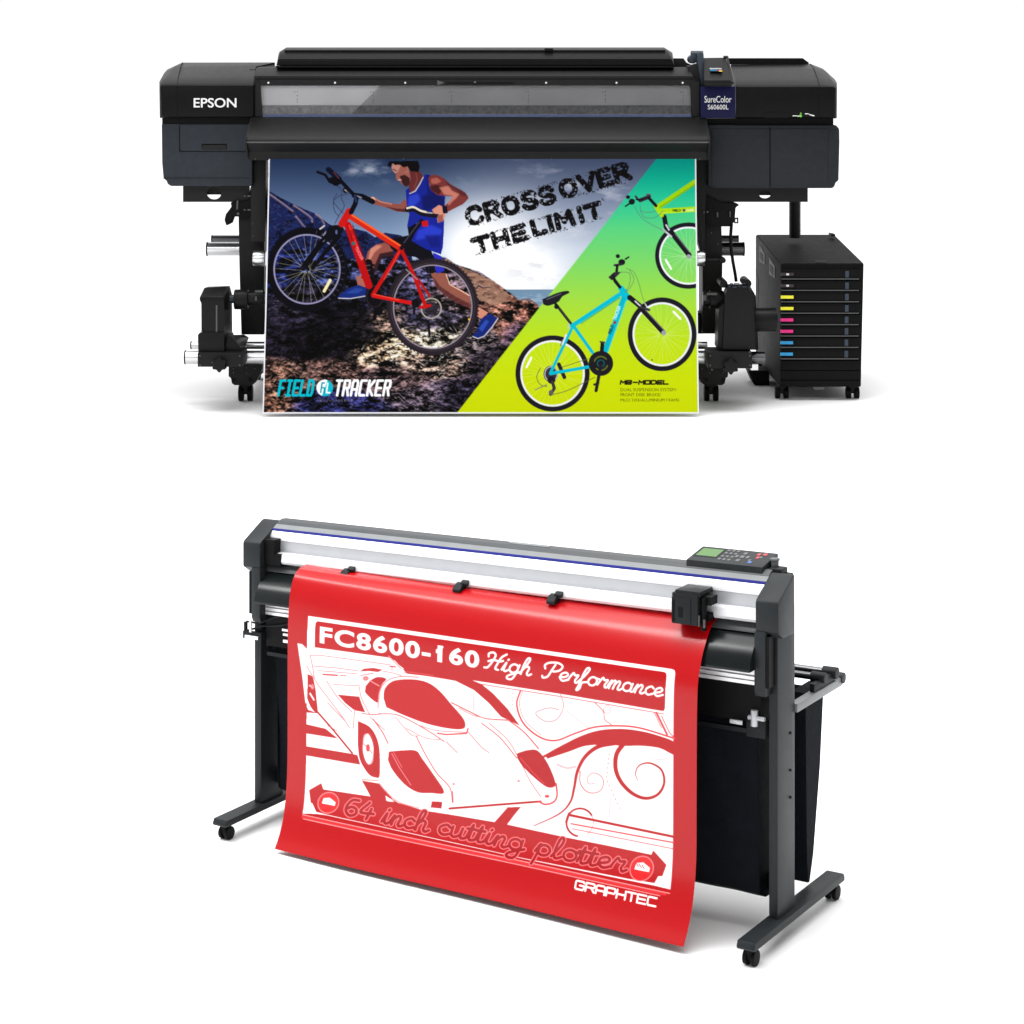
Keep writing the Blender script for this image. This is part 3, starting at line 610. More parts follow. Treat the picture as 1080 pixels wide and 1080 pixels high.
    c.line(z6(503, 815, 543, 883), 2.2, (244, 248, 240)); c.line(z6(490, 475, 505, 560, 545, 600), 5, blk); c.line(z6(505, 540, 535, 590), 1.8, (200, 200, 210)); c.line(z6(545, 595, 685, 775), 5.4, blk); c.line(z6(575, 610, 690, 755), .9, (110, 100, 120)); c.line(z6(480, 575, 545, 630), 2.0, (190, 190, 200)); c.oval(z6(683, 788)[0], 2.4, 2.4, (150, 150, 160))
    lime = (166, 212, 8)
    c.line(z6(455, 432, 760, 414), 5.6, lime); c.line(z6(440, 398, 760, 182), 5.6, (156, 206, 6)); c.line(z6(440, 412, 730, 222), 1.3, (110, 160, 0), .8); c.line(z6(425, 392, 470, 462), 4.6, lime); c.line(z6(450, 445, 720, 428), 1.0, (196, 232, 60), .8)
    c.text('FIELD', z6(556, 436)[0], z6(622, 434)[0], 2.6, (60, 80, 10), .04); c.oval(z6(645, 424)[0], 1.5, 1.5, (90, 40, 110)); c.text('TRACKER', z6(666, 434)[0], z6(722, 430)[0], 2.6, (226, 240, 190), .04)
    for q in (z6(255, 390, 300, 470, 380, 530, 500, 590), z6(300, 380, 310, 430, 380, 440, 420, 430), z6(300, 430, 340, 480, 420, 480, 480, 430)): c.line(smooth_path(q), .75, (84, 120, 110), .8)
    c.oval(z6(205, 320)[0], 2.2, 2.0, blk); c.oval(z6(235, 356)[0], 3.3, 3.2, blk); c.line(z6(185, 392, 215, 372), 1.6, blk); c.line(z6(265, 315, 290, 345), 2.2, (60, 40, 60)); c.line(z6(300, 345, 370, 318), 4.2, (44, 34, 48)); c.line(z6(350, 300, 378, 300), 1.4, (110, 60, 80)); c.line(z6(372, 330, 425, 388), 3.2, blk); c.line(z6(270, 340, 320, 338), 1.6, blk)
    # teal bicycle
    wheel(582.8, 394.0, 39.1, 40.0, 5.0, (24, 22, 32), (226, 226, 236), (206, 224, 120), 36, .6, 2.0, 1.1)
    wheel(698.5, 352.8, 36.3, 38.8, 5.0, (24, 22, 32), (226, 226, 236), (196, 220, 130), 36, .6, 2.0, 1.1)
    c.line(z7(903, 175, 940, 213), 2.2, (244, 248, 236)); c.line(z7(130, 425, 105, 475), 2.2, (244, 248, 236)); c.oval(z7(786, 436)[0], .8, .8, blk)
    for q in (z7(290, 478, 440, 430), z7(240, 625, 330, 600, 475, 530), z7(180, 480, 160, 530, 180, 570, 215, 580)): c.line(smooth_path(q), .8, (90, 96, 60), .85)
    c.oval(z7(236, 512)[0], 7.6, 8.6, (52, 46, 56)); c.ring(z7(238, 512)[0], 6.6, 7.6, 1.0, (190, 190, 196)); c.oval(z7(240, 545)[0], 4.2, 4.0, (26, 22, 30)); c.line(z7(245, 555, 255, 590, 235, 622), 3.4, (52, 48, 56)); c.oval(z7(238, 612)[0], 2.6, 2.6, (92, 88, 92)); c.line(z7(280, 460, 310, 530), 4, (34, 30, 40)); c.line(z7(150, 598, 215, 570), .9, (110, 110, 100))
    teal = (0, 178, 198)
    c.line(z7(262, 132, 350, 245), 2.8, blk); c.line(z7(268, 140, 345, 236), .7, (92, 88, 100), .7); c.oval(z7(268, 148)[0], 2.6, 2.4, blk); c.poly(smooth_path(z7(190, 108, 225, 92, 280, 70, 325, 62, 337, 72, 300, 92, 276, 122, 225, 142, 196, 136)), (28, 26, 34)); c.line(z7(215, 108, 290, 78), 1.2, (110, 108, 122), .7)
    c.line(z7(358, 250, 235, 505), 3.0, teal); c.line(z7(235, 510, 440, 474), 3.4, teal); c.line(z7(358, 250, 462, 395), 3.4, teal); c.line(z7(352, 252, 640, 62), 4.6, teal); c.line(z7(640, 85, 530, 395), 6.0, (0, 172, 192)); c.line(z7(658, 80, 545, 395), 1.2, (60, 206, 220), .8); c.line(z7(618, 48, 655, 98), 6.2, teal); c.line(z7(400, 240, 610, 100), .8, (0, 110, 130), .7)
    c.text('TRACKER', z7(590, 222)[0], z7(618, 146)[0], 3.6, (210, 240, 240), .03); c.oval(z7(584, 234)[0], 1.5, 1.5, (150, 30, 60)); c.text('FIELD', z7(563, 298)[0], z7(580, 248)[0], 3.4, (0, 60, 70), .04)
    c.line(z7(300, 350, 320, 300), 1.8, (220, 220, 226)); c.line(z7(288, 360, 300, 330), 1.2, (120, 120, 120)); c.line(z7(335, 240, 330, 265), 1.4, (180, 184, 190))
    c.line(z7(517, 345, 512, 400), 4, blk); c.line(z7(505, 338, 528, 342), 1.6, (60, 60, 60)); c.oval(z7(508, 455)[0], 13, 13.2, (26, 24, 30)); c.ring(z7(508, 455)[0], 7.2, 7.2, 1.6, (106, 120, 26), .8, 20, 130); c.ring(z7(508, 455)[0], 7.2, 7.2, 1.6, (106, 120, 26), .8, 200, 320); c.ring(z7(508, 455)[0], 3.6, 3.6, 1.0, (0, 110, 120), .8); c.line(z7(506, 470, 494, 540, 482, 602), 3.4, (30, 28, 34)); c.line(z7(472, 570, 494, 562), 2.2, (30, 28, 34))
    c.line(z7(665, 98, 740, 160), 5.4, blk); c.line(z7(695, 118, 735, 155), 1.6, (196, 196, 206)); c.line(z7(735, 165, 848, 288), 5.2, blk); c.line(z7(750, 165, 850, 275), .9, (110, 104, 120)); c.oval(z7(850, 290)[0], 2.6, 2.6, (150, 150, 160)); c.line(z7(725, 150, 770, 165), 2.6, (50, 48, 56)); c.line(z7(740, 120, 760, 150), 1.4, (196, 196, 206))
    c.line(z7(575, -8, 612, 42), 3.2, blk)
    for q in (z6(190, 880, 250, 910, 290, 1000, 310, 1075, 340, 1170), z6(130, 910, 215, 920, 215, 1010, 180, 1070), z6(215, 890, 250, 960, 225, 1030, 190, 1070)): c.line(smooth_path(q), .75, (96, 128, 80), .8)
    c.oval(z6(125, 785)[0], 2.2, 2.2, blk); c.oval(z6(156, 832)[0], 3.6, 3.2, blk); c.line(z6(185, 808, 210, 792), 1.7, blk); c.line(z6(100, 856, 150, 850), 2.4, (50, 36, 52)); c.line(z6(120, 860, 115, 910), 2.8, blk); c.poly(z6(50, 950, 95, 910, 150, 910, 110, 950, 75, 975), (44, 34, 48)); c.line(z6(85, 940, 105, 985, 138, 1025), 3.2, blk)
    # small print
    block(c, 'MB-MODEL', (654.3, 405.2), (704.5, 405.2), 3.6, 1.5, (20, 18, 10), gap=.3, slant=.2)
    for txt, xe, y in (('DUAL SUSPENSION SYSTEM/', 713.5, 412.7), ('FRONT DISK BRAKE/', 697, 418), ('MUD TIRE/ALUMINIUM FRAME', 716.5, 423.6)): c.text(txt, (654.5, y), (xe, y), 3.2, (80, 86, 4), 0, .95)
    return c

# ------------------------------------------------------------------ artwork of the red vinyl (white racing car)
def vinyl_art():
    c = Canvas(285, 590, 770, 1010, 4)
    RED, WH, PK, LP = (168, 4, 12), (234, 234, 234), (196, 60, 66), (218, 126, 130)
    c.a[:] = np.array(RED) / 255
    c1, c2, c3, c4, c5, c6, c7 = Z(8.308, 305, 640), Z(5.143, 380, 690), Z(8.308, 310, 760), Z(5.684, 530, 690), Z(6.75, 400, 820), Z(5.684, 550, 840), Z(4.696, 490, 670)
    c.poly([(323.7, 650), (706, 706.4), (709, 707.6), (710.3, 711), (710.3, 940), (322.6, 857.4)], WH)
    # header
    c.poly([(333.5, 655.5), (698, 709.2), (700.5, 710.5), (701.3, 713.5), (700.8, 747), (699.8, 749.6), (697.6, 749.8), (590, 731.8), (424.7, 706), (418, 701), (414, 696.5), (407, 693.2), (331.2, 682.8), (331.4, 657.5)], RED)
    c.line([(424, 708.6), (590, 734.6), (700, 753)], .9, (226, 60, 64))
    # red behind the striped corner
    c.poly([(318, 735)] + c1(135, 840, 165, 905, 245, 932, 135, 926) + [(318, 752)], RED)
    c.poly([(316, 682)] + [(323, 683), (323, 752), (316, 752)], RED)
    c.poly(c1(72, 322, 112, 328, 155, 372, 170, 500, 150, 600, 165, 845, 140, 845, 112, 600), WH)
    c.poly(c3(85, 28, 270, 70, 375, 155, 85, 110), RED); c.poly(c3(85, 222, 500, 288, 545, 300, 570, 382, 85, 302), RED)
    c.line(c1(240, 918, 380, 1080) + c3(500, 282), 1.8, RED); c.line(c1(330, 1040, 420, 1090), .6, PK)
    # rear wheel and wing
    c.poly(smooth_path(c1(158, 590, 200, 615, 222, 700, 235, 810, 243, 930, 190, 885, 156, 805)), RED); c.line(c1(175, 690, 205, 710), 1.6, WH, .8); c.line(c1(180, 760, 212, 815), 1.8, WH, .9); c.oval(c1(200, 700)[0], 1.8, 3, LP, .8)
    c.poly(c1(415, 768, 600, 785, 618, 840, 652, 922, 560, 905, 480, 842), RED)
    c.poly(smooth_path(c1(655, 690, 700, 640, 760, 612, 830, 628, 800, 670, 780, 720, 765, 832, 700, 800, 648, 745)), RED); c.line(c1(690, 645, 770, 690), 1.3, LP); c.oval(c1(655, 625)[0], 3.2, 2.6, (226, 80, 84), .8); c.line(c1(610, 600, 720, 580), .9, PK)
    c.poly(c1(600, 566, 640, 540, 720, 532, 800, 548, 760, 570, 680, 560), RED, .9); c.line(c1(290, 592, 412, 600), 1.8, (224, 50, 54), .9); c.line(c1(440, 600, 485, 602), 1.8, (216, 120, 120), .9); c.line(c1(862, 518, 910, 524), 1.4, RED, .8); c.line(c1(880, 520, 880, 560), .8, PK)
    for q in (c1(180, 425, 300, 430, 600, 470, 860, 505), c1(210, 520, 400, 535, 590, 560), c1(180, 430, 200, 520, 215, 620), c1(250, 560, 580, 585), c1(380, 680, 600, 690), c1(150, 520, 260, 700, 440, 940, 520, 1060), c1(320, 650, 420, 800, 540, 920), c1(560, 900, 550, 1060), c1(690, 960, 820, 1075), c1(850, 430, 900, 480, 960, 540), c1(800, 560, 900, 580, 960, 600), c1(330, 840, 480, 1000), c1(600, 700, 620, 800, 690, 940)):
        c.line(smooth_path(q), 1.1, LP)
    # canopy
    c.poly(smooth_path(c2(115, 235, 120, 190, 150, 152, 200, 136, 290, 136, 360, 156, 420, 202, 480, 272, 535, 335, 553, 375, 540, 401, 470, 400, 350, 374, 230, 330, 130, 285)), (172, 4, 14))
    c.poly(c2(215, 78, 420, 98, 550, 122, 640, 160, 700, 208, 780, 292, 848, 385, 800, 362, 745, 335, 680, 262, 600, 192, 500, 142, 380, 120, 240, 104), RED); c.line(c2(230, 92, 380, 112), .7, LP, .6)
    for q, w_, col in ((c2(85, 290, 95, 200, 130, 145, 200, 120, 300, 122), 1.0, LP), (c2(90, 320, 200, 330, 350, 410, 440, 470), .8, PK), (c2(480, 260, 580, 310, 660, 345, 780, 355), 1.0, PK), (c2(520, 290, 600, 330, 700, 350), .8, LP), (c2(240, 400, 340, 450, 430, 460), .8, LP), (c2(290, 440, 340, 540, 400, 640, 470, 720, 485, 800), .8, PK), (c2(570, 420, 640, 500, 680, 530), .9, LP), (c2(450, 470, 510, 530), .9, LP), (c2(680, 370, 780, 460, 840, 560, 900, 680, 960, 770), .9, LP), (c2(640, 370, 740, 450, 830, 560), .8, PK), (c2(780, 350, 870, 420, 950, 510), 1.0, PK), (c2(60, 350, 110, 420, 140, 480), .9, PK), (c2(595, 220, 598, 300), .6, LP), (c2(0, 320, 60, 325, 100, 322), .8, PK), (c2(180, 340, 260, 430, 300, 440), .8, LP), (c2(300, 380, 400, 410, 560, 420), .8, LP)):
        c.line(smooth_path(q), w_ * 1.3, col)
    c.line(c2(405, 425, 450, 432, 560, 426, 568, 400), 1.6, (224, 60, 64))
    # front wheel
    c.poly(smooth_path(c3(548, 0, 640, 45, 695, 115, 728, 210, 738, 320, 736, 480, 700, 492, 650, 470, 600, 405, 562, 320, 548, 200)), RED); c.oval(c3(637, 245)[0], 5.6, 16.5, WH, rot=-6); c.oval(c3(635, 235)[0], 2.0, 4.0, (224, 50, 54)); c.line(c3(600, 200, 670, 280), .8, PK); c.ring(c3(637, 245)[0], 5.8, 16.8, .6, PK)
    c.line(c3(590, 512, 720, 520), 1.2, (228, 130, 120))
    c.poly(c3(585, 520, 735, 545, 750, 570, 800, 612, 850, 680, 900, 712, 1080, 765) + [(440, 870), (395, 862)] + c3(665, 660), RED)
    c.poly(c3(790, 648, 850, 688, 870, 702, 800, 700), WH)
    c.line(smooth_path(c3(735, 545, 800, 620, 880, 690, 960, 725, 1080, 755)), 1.2, LP, .9)
    # bumper underside white band
    c.poly(smooth_path(c2(100, 560, 120, 640, 190, 715, 280, 755, 440, 765, 440, 840, 330, 830, 230, 800, 150, 740, 100, 680), 6), WH)
    # intakes
    c.poly(smooth_path(c2(145, 525, 220, 518, 290, 520, 322, 562, 380, 645, 440, 745, 370, 748, 300, 744, 230, 702, 165, 625, 140, 570), 5), (170, 4, 14)); c.line(c2(160, 535, 200, 610, 262, 705), .8, LP); c.line(c2(170, 530, 215, 610), .6, LP)
    c.poly(smooth_path(c2(832, 535, 890, 518, 945, 522, 1000, 592, 1040, 690, 1032, 718, 990, 716, 920, 662, 860, 602, 834, 562), 5), (164, 4, 14)); c.line(c2(850, 560, 920, 640, 980, 700), .9, PK)
    c.poly(c2(375, 793, 430, 796, 428, 832, 370, 826), RED)
    for p in (c2(490, 700), c2(840, 685)): c.oval(p[0], 1.4, 1.2, (222, 110, 114))
    c.oval(c2(995, 768)[0], 2.6, 1.6, (200, 50, 60))
    c.line(c2(470, 832, 700, 815, 960, 796), 2.2, RED); c.line(smooth_path(c2(950, 796, 985, 812, 1030, 800, 1050, 765, 1045, 700)), 1.8, (216, 50, 56)); c.line(c2(485, 740, 488, 800), .9, PK)
    c.poly(c5(890, 208, 985, 205, 940, 260, 885, 335, 800, 312), RED)
    # swirls
    c.poly(smooth_path(c4(235, 600, 330, 548, 450, 490, 560, 456, 680, 446, 800, 456, 920, 484, 1034, 530, 1034, 602, 940, 562, 830, 548, 720, 548, 600, 540, 480, 548, 380, 582, 250, 624), 5), RED)
    c.line(smooth_path(c4(88, 215, 66, 300, 105, 410, 200, 492, 300, 515, 420, 472, 540, 435, 680, 428, 820, 442, 1034, 505)), 1.7, (222, 40, 46)); c.line(smooth_path(c4(100, 220, 82, 300, 120, 400, 210, 480)), .6, PK)
    c.line(smooth_path(c4(660, 530, 560, 552, 480, 612, 432, 700, 412, 800, 388, 885, 320, 955, 170, 1025)), 5.0, RED, 1, .9)
    c.line(smooth_path(c4(715, 535, 672, 600, 668, 690, 705, 770, 775, 835, 855, 862, 930, 838, 968, 770, 950, 692, 880, 652, 815, 664, 790, 710, 802, 755)), 5.2, RED, 1, .6)
    c.line(smooth_path(c4(448, 700, 450, 770, 485, 818, 535, 830, 580, 808, 592, 755, 562, 718, 520, 712, 492, 745, 505, 775, 540, 770)), 1.3, (212, 96, 100), 1, .7)
    c.line(smooth_path(c4(330, 240, 348, 310, 310, 385, 240, 400, 180, 350, 260, 320, 320, 330)), 1.2, (218, 130, 134)); c.line(smooth_path(c4(540, 290, 590, 340, 600, 390, 640, 420)), .9, PK); c.ring(c4(615, 330)[0], 4, 4, .7, LP); c.line(c4(370, 340, 500, 440), .6, LP); c.line(c4(640, 850, 625, 980), .6, LP)
    c.line(smooth_path(c4(310, 660, 370, 680, 420, 672)), 2.4, (236, 170, 174)); c.line(smooth_path(c4(880, 625, 960, 630, 1010, 615)), .6, LP)
    for i in range(13):
        t_ = i / 12; x = 628 - 20 * math.sin(t_ * 2.2) + 150 * max(0, t_ - .45); y = 600 + 320 * t_; c.oval(c4(x, y)[0], .7, .7, PK)
    for i in range(5): c.oval(c4(40, 232 + 22 * i)[0], .7, .6, (224, 110, 114))
    for q, w_ in ((c4(918, 350, 985, 480), 2.2), (c4(950, 370, 1000, 470, 1030, 500), 1.0), (c4(905, 350, 950, 440), .8)): c.line(q, w_, (222, 60, 66))
    c.ring(c6(335, 152)[0], 14.5, 14.5, 2.0, RED, 1, 100, 330); c.ring(c6(335, 152)[0], 14.5, 14.5, .8, LP, 1, -30, 60); c.line(c6(268, 108, 915, 240), 2.6, RED); c.line(c6(280, 160, 915, 275), 1.4, (222, 40, 46)); c.line(c6(290, 190, 915, 312), .9, PK); c.line(c6(268, 100, 252, 150), 2.6, RED)
    # ribbon
    for q_, w_ in ((c4(230, 610, 330, 560, 450, 500), 2.5),): c.line(smooth_path(q_), w_, RED)
    rib = [(326.9, 832.8), (338.9, 825.6), (341.3, 832), (388.2, 838.8), (447, 854), (471, 857.8), (526, 867.5), (560, 875), (597.5, 883), (629, 889), (687, 900.7), (689, 896.3), (704, 911.3), (700.4, 922.7), (696, 922.7), (692.5, 929.7), (664, 925.0), (550, 903), (400, 869), (346, 857.5), (336, 855), (331, 846), (329.5, 846)]
    c.poly(rib, RED)
    c.poly([(322, 856.6), (336, 857), (346, 858.2), (400, 869.6), (550, 903.6), (664, 926.5), (692, 932), (711, 936.5), (711, 948), (320, 865)], RED)
    c.line([(322.5, 857.8), (710, 940.3)], .9, (238, 150, 150)); c.line([(324, 862.0), (700, 942.5)], .9, (238, 150, 150)); c.line([(323, 860), (705, 941)], 2.6, (232, 70, 72), .6)
    for ctr, r_ in ((c3(310, 712)[0], 10.5), (c6(725, 425)[0], 12.5)):
        c.oval(ctr, r_ - 1, r_ - 1, (216, 20, 26)); c.ring(ctr, r_, r_, 1.2, (232, 120, 122)); c.poly([(ctr[0] - r_ * .62, ctr[1] + r_ * .05), (ctr[0] - r_ * .5, ctr[1] - r_ * .45), (ctr[0] + r_ * .1, ctr[1] - r_ * .5), (ctr[0] + r_ * .7, ctr[1] - r_ * .05), (ctr[0] + r_ * .65, ctr[1] + r_ * .3)], WH)
    for i in range(3): c.line([(671 + 3.2 * i, 909 + i), (674 + 3.2 * i, 913 + i)], .8, RED)
    o_, i_ = (224, 112, 116), (150, 6, 14)
    cursive(c, '64 inch', (363, 857), (451, 876), 10.0, 4.9, o_, .2, 1, i_, 2.9, 10.5)
    cursive(c, 'cutting', (460, 877), (551, 896.5), 10.5, 4.9, o_, .2, 1, i_, 2.9, 10.8)
    cursive(c, 'plotter', (562, 899), (660, 918), 11.0, 4.9, o_, .2, 1, i_, 2.9, 11.4)
    # lettering
    c.text('FC8600-160', (336.2, 678.4), (501.5, 704.8), 18.0, WH, .034, 1, up=(0, -1), sp=1.14)
    c.poly([(464, 681.8), (460.6, 681.6), (456, 685.2), (456, 688.8), (461.5, 686.4)], WH)
    cursive(c, 'High', (507, 703.5), (556, 712.5), 9.0, 2.1, WH, .3)
    cursive(c, 'Performance', (567, 714), (697, 735), 9.0, 2.1, WH, .3)
    block(c, 'GRAPHTEC', (609.5, 934.3), (697.0, 953.2), 8.2, 1.9, (250, 236, 234), gap=.22)
    return c

# ------------------------------------------------------------------ setting
fm = bpy.data.materials.new('white_studio_floor'); fm.use_nodes = True
nt = fm.node_tree; b = nt.nodes['Principled BSDF']; b.inputs['Roughness'].default_value = .9; b.inputs['Specular IOR Level'].default_value = 0
tc = nt.nodes.new('ShaderNodeTexCoord'); n = nt.nodes.new('ShaderNodeTexNoise'); n.inputs['Scale'].default_value = 1.5; r = nt.nodes.new('ShaderNodeValToRGB')
r.color_ramp.elements[0].color = (.87, .87, .87, 1); r.color_ramp.elements[1].color = (.89, .89, .89, 1)
nt.links.new(tc.outputs['Object'], n.inputs['Vector']); nt.links.new(n.outputs['Fac'], r.inputs['Fac']); nt.links.new(r.outputs['Color'], b.inputs['Base Color'])
me = bpy.data.meshes.new('floor'); me.from_pydata([(-150, -60, 0), (150, -60, 0), (150, 240, 0), (-150, 240, 0)], [], [(0, 1, 2, 3)]); me.materials.append(fm)
fl = bpy.data.objects.new('floor', me); COL.objects.link(fl); fl['kind'] = 'structure'

# ------------------------------------------------------------------ large printer
D = 11.9
P = Thing('large_format_printer', 'wide black roll printer with a clear front window and lid', 'printer', (WX(505, D + .4), D + .4, 0))
def zsec(pts, d): return [(WX(x, d), d, WZ(y, d)) for x, y in pts]
# left end housing
q = lambda d, pts: zsec(pts, d)
hl = P.part('end_housing', [loft([
    q(11.88, [(171, 123), (170, 92), (171, 90.5), (174, 90), (267, 90), (267, 123)]),
    q(11.90, [(168.5, 124.5), (168, 91), (170, 88.6), (175, 88), (269, 88), (269, 124.5)]),
    q(12.05, [(168.5, 124.5), (168, 87), (170.5, 83), (177, 81), (269, 80), (269, 124.5)]),
    q(12.28, [(168.5, 124.5), (168, 86), (173, 77), (184, 70.5), (270, 70), (270, 124.5)]),
    q(12.45, [(169.5, 124.5), (169, 86), (176, 73.5), (192, 66), (290, 65.8), (290, 124.5)]),
    q(12.95, [(180, 124.5), (180, 88), (184, 76), (198, 66), (290, 65.8), (290, 124.5)])])], 'black_lid', bevel=.006)
P.add('lettering', text_mesh('EPSON', 204.3, 249.4, 103.4, 113.4, 11.876, .012), 'white', hl)
P.part('cover_seam', [BX(186.6, 90.5, 187.4, 124, 11.8775, .004)], 'deep', hl)
def top_seam(rows, par):
    P.part('top_seam', [loft([[(WX(x - .45, d), d - .003, WZ(y, d) + .002), (WX(x + .45, d), d - .003, WZ(y, d) + .002), (WX(x + .45, d), d + .01, WZ(y, d) - .01), (WX(x - .45, d), d + .01, WZ(y, d) - .01)] for x, y, d in rows])], 'deep', par)
top_seam([(187, 88.2, 11.9), (188.2, 81, 12.05), (190.6, 70.4, 12.28), (192.8, 66.2, 12.44)], hl)
P.part('cover_screw', [disc(262.5, 68.2, 12.40, 1.2, .05)], 'deep', hl)
P.part('lid_latch', [loft([q(12.20, [(263, 76), (263, 73.2), (289, 73.2), (289, 76)]), q(12.42, [(265, 71), (265, 68.2), (290, 68.2), (290, 71)])])], 'deep', hl)
P.part('housing_neck', [BX(171, 124.5, 263, 131, 11.94, .8)], 'deep')
# lower left cabinet
cab = P.part('lower_cabinet', [PX([(170.3, 130.5), (170.8, 172), (172.3, 188.5), (175.5, 190.5), (176.5, 194), (180, 196.4), (266, 196.4), (266, 130.5)], 11.93, .8)], 'charcoal', bevel=.008)
P.part('access_door', [PX([[(190, 132), (190, 156), (191.5, 158.8), (194, 159), (263, 159), (263, 132)], [(212.5, 152), (213.5, 151.6), (238.5, 151.6), (239.5, 152), (239.5, 157.8), (212.5, 157.8)]], 11.922, .006)], 'charcoal', cab)
P.part('door_gap', [BX(188.9, 131.5, 190, 160, 11.9275, .004), BX(190, 159, 263, 160, 11.9275, .004), BX(212.5, 151.6, 239.5, 157.8, 11.928, .0045)], 'deep', cab)
P.part('door_pull', [PX([(213.5, 153), (238.5, 153), (239, 157.6), (213, 157.6)], 11.924, .004)], 'greym', cab)
P.part('cabinet_edge', [BX(172, 187.8, 262, 188.4, 11.926, .003)], 'charcoal2', cab)
# bracket with round hole
hole = [(218 + 7.5 + 7.6 * math.cos(t), 204.2 + 6.3 * math.sin(t)) for t in np.linspace(0, 2 * math.pi, 20)[:-1]]
P.part('cross_bracket', [PX([[(193, 196.5), (193, 213), (263, 213), (263, 196.5)], hole], 12.02, .02), BX(218, 198, 234, 205.3, 12.06, .02)], 'greym')
# right end housing
hr = P.part('end_housing', [loft([
    q(11.88, [(777, 123.5), (777, 91.5), (864, 91.5), (878, 91.5), (880.5, 93), (880, 123.5)]),
    q(11.90, [(776.5, 125), (776.5, 89.5), (864, 89.5), (880, 90.5), (882.8, 93), (882.6, 125)]),
    q(12.02, [(775.5, 125), (775.5, 84), (864, 83), (877, 84), (882.8, 88.5), (882.6, 125)]),
    q(12.25, [(771.5, 125), (771.5, 73.5), (858, 72), (872, 76), (882.8, 87), (882.6, 125)]),
    q(12.42, [(770.5, 125), (770.5, 68.2), (855, 67.4), (868, 72.5), (881, 84), (881, 125)]),
    q(12.9, [(770.5, 125), (770.5, 68), (852, 68), (862, 74), (872, 86), (872, 125)])])], 'black_lid', bevel=.005)
P.part('rear_bar', [loft([q(12.44, [(768, 68), (768, 61.6), (847, 61.6), (853, 66), (853, 68)]), q(12.7, [(768, 68), (768, 61.2), (846, 61.2), (851, 65.6), (851, 68)])]), disc(774, 63.7, 12.435, .5, .01), disc(842, 63.7, 12.435, .5, .01)], 'black_lid', hr)
P.part('cover_seam', [BX(863.6, 91.8, 864.4, 124, 11.8775, .004), BX(776.2, 91.8, 777.2, 124, 11.8775, .004)], 'deep', hr)
top_seam([(864, 89.6, 11.9), (862.2, 83.2, 12.02), (858.2, 72.3, 12.25), (854.6, 67.6, 12.42)], hr)
P.part('front_slot', [BX(806, 118.6, 832.5, 124.3, 11.8765, .004)], 'deep', hr)
tag_ = P.part('label_strip', [BX(836, 121.8, 840.5, 122.6, 11.877, .002), BX(841, 122.0, 842.8, 123.0, 11.877, .002), BX(849, 119.6, 853, 120.4, 11.877, .002), PX([(852, 120), (859, 121.6), (858.8, 122.8), (854, 121.4)], 11.877, .002)], 'white', hr)
P.part('energy_mark', [disc(844.3, 122.2, 11.8765, 1.5, .002, 12), PX([(843.6, 120), (844.8, 118.4), (845.6, 120)], 11.8765, .002)], 'green', hr)
P.part('housing_neck', [BX(744, 125, 879, 132, 11.96, .8)], 'deep')
np_ = P.part('name_plate', [BX(738.8, 91.2, 775.4, 124.6, 11.866, .03)], 'navy', bevel=.003)
P.add('lettering', text_mesh('SureColor', 743, 771.5, 101.2, 108.2, 11.862, .0), 'white', np_)
P.add('lettering', text_mesh('S60600L', 746.5, 768.3, 110.4, 115.4, 11.862, .0), 'white', np_)
# control panel
cp = P.part('control_panel', [loft([q(11.80, [(742.5, 90.4), (742.5, 84.6), (771.2, 84.6), (771.2, 90.4)]), q(11.84, [(742, 91.4), (742.2, 81), (770.6, 81), (771.8, 91.4)]), q(12.02, [(742, 66), (741.8, 60.8), (766, 60.4), (766.6, 66)])])], 'black', bevel=.006)
P.part('screen', [loft([q(11.868, [(749.2, 75.4), (749.6, 75.0), (761.8, 75.0), (762.2, 75.4)]), q(11.932, [(747.6, 71.1), (747.8, 70.8), (760.6, 70.8), (760.8, 71.1)])])], 'hinge', cp)
for i, (mm, xa, xb, yy) in enumerate((('white', 748.4, 761, 72.4), ('cyan', 749, 756, 74), ('magenta', 757.4, 761.4, 74.2), ('yellow', 758.5, 761.8, 74.9))):
    P.part('screen_icon', [BX(xa, yy - .5, xb, yy + .5, 11.862 + (75 - yy) * .01, .004)], mm, cp)
P.part('key', [disc(x, y, 11.83 + (84 - y) * .008, .9, .01, 10) for x, y in ((748, 79.5), (752.5, 78.5), (756.5, 78.2), (760.5, 79), (765, 79.5), (754, 82), (759, 82), (750, 83), (763.5, 83))], 'greym', cp)
P.part('panel_hinge', [cx(728.5, 741.5, 57.8, 12.1, 4.2), disc(731, 62.5, 12.06, 4.6, .12), PX([(737, 55), (742, 56), (744.5, 90), (739.5, 90), (735.5, 64)], 11.98, .1)], 'hinge', cp, bevel=.003)
P.part('panel_rim', [loft([q(11.835, [(771.4, 88.8), (771.4, 86.5), (773.8, 86.5), (774, 88.8)]), q(12.02, [(766.4, 62), (766.4, 58.8), (768, 58.8), (768.4, 62)])]), cx(763, 767, 60.4, 12.02, 1.6)], 'greym', cp)
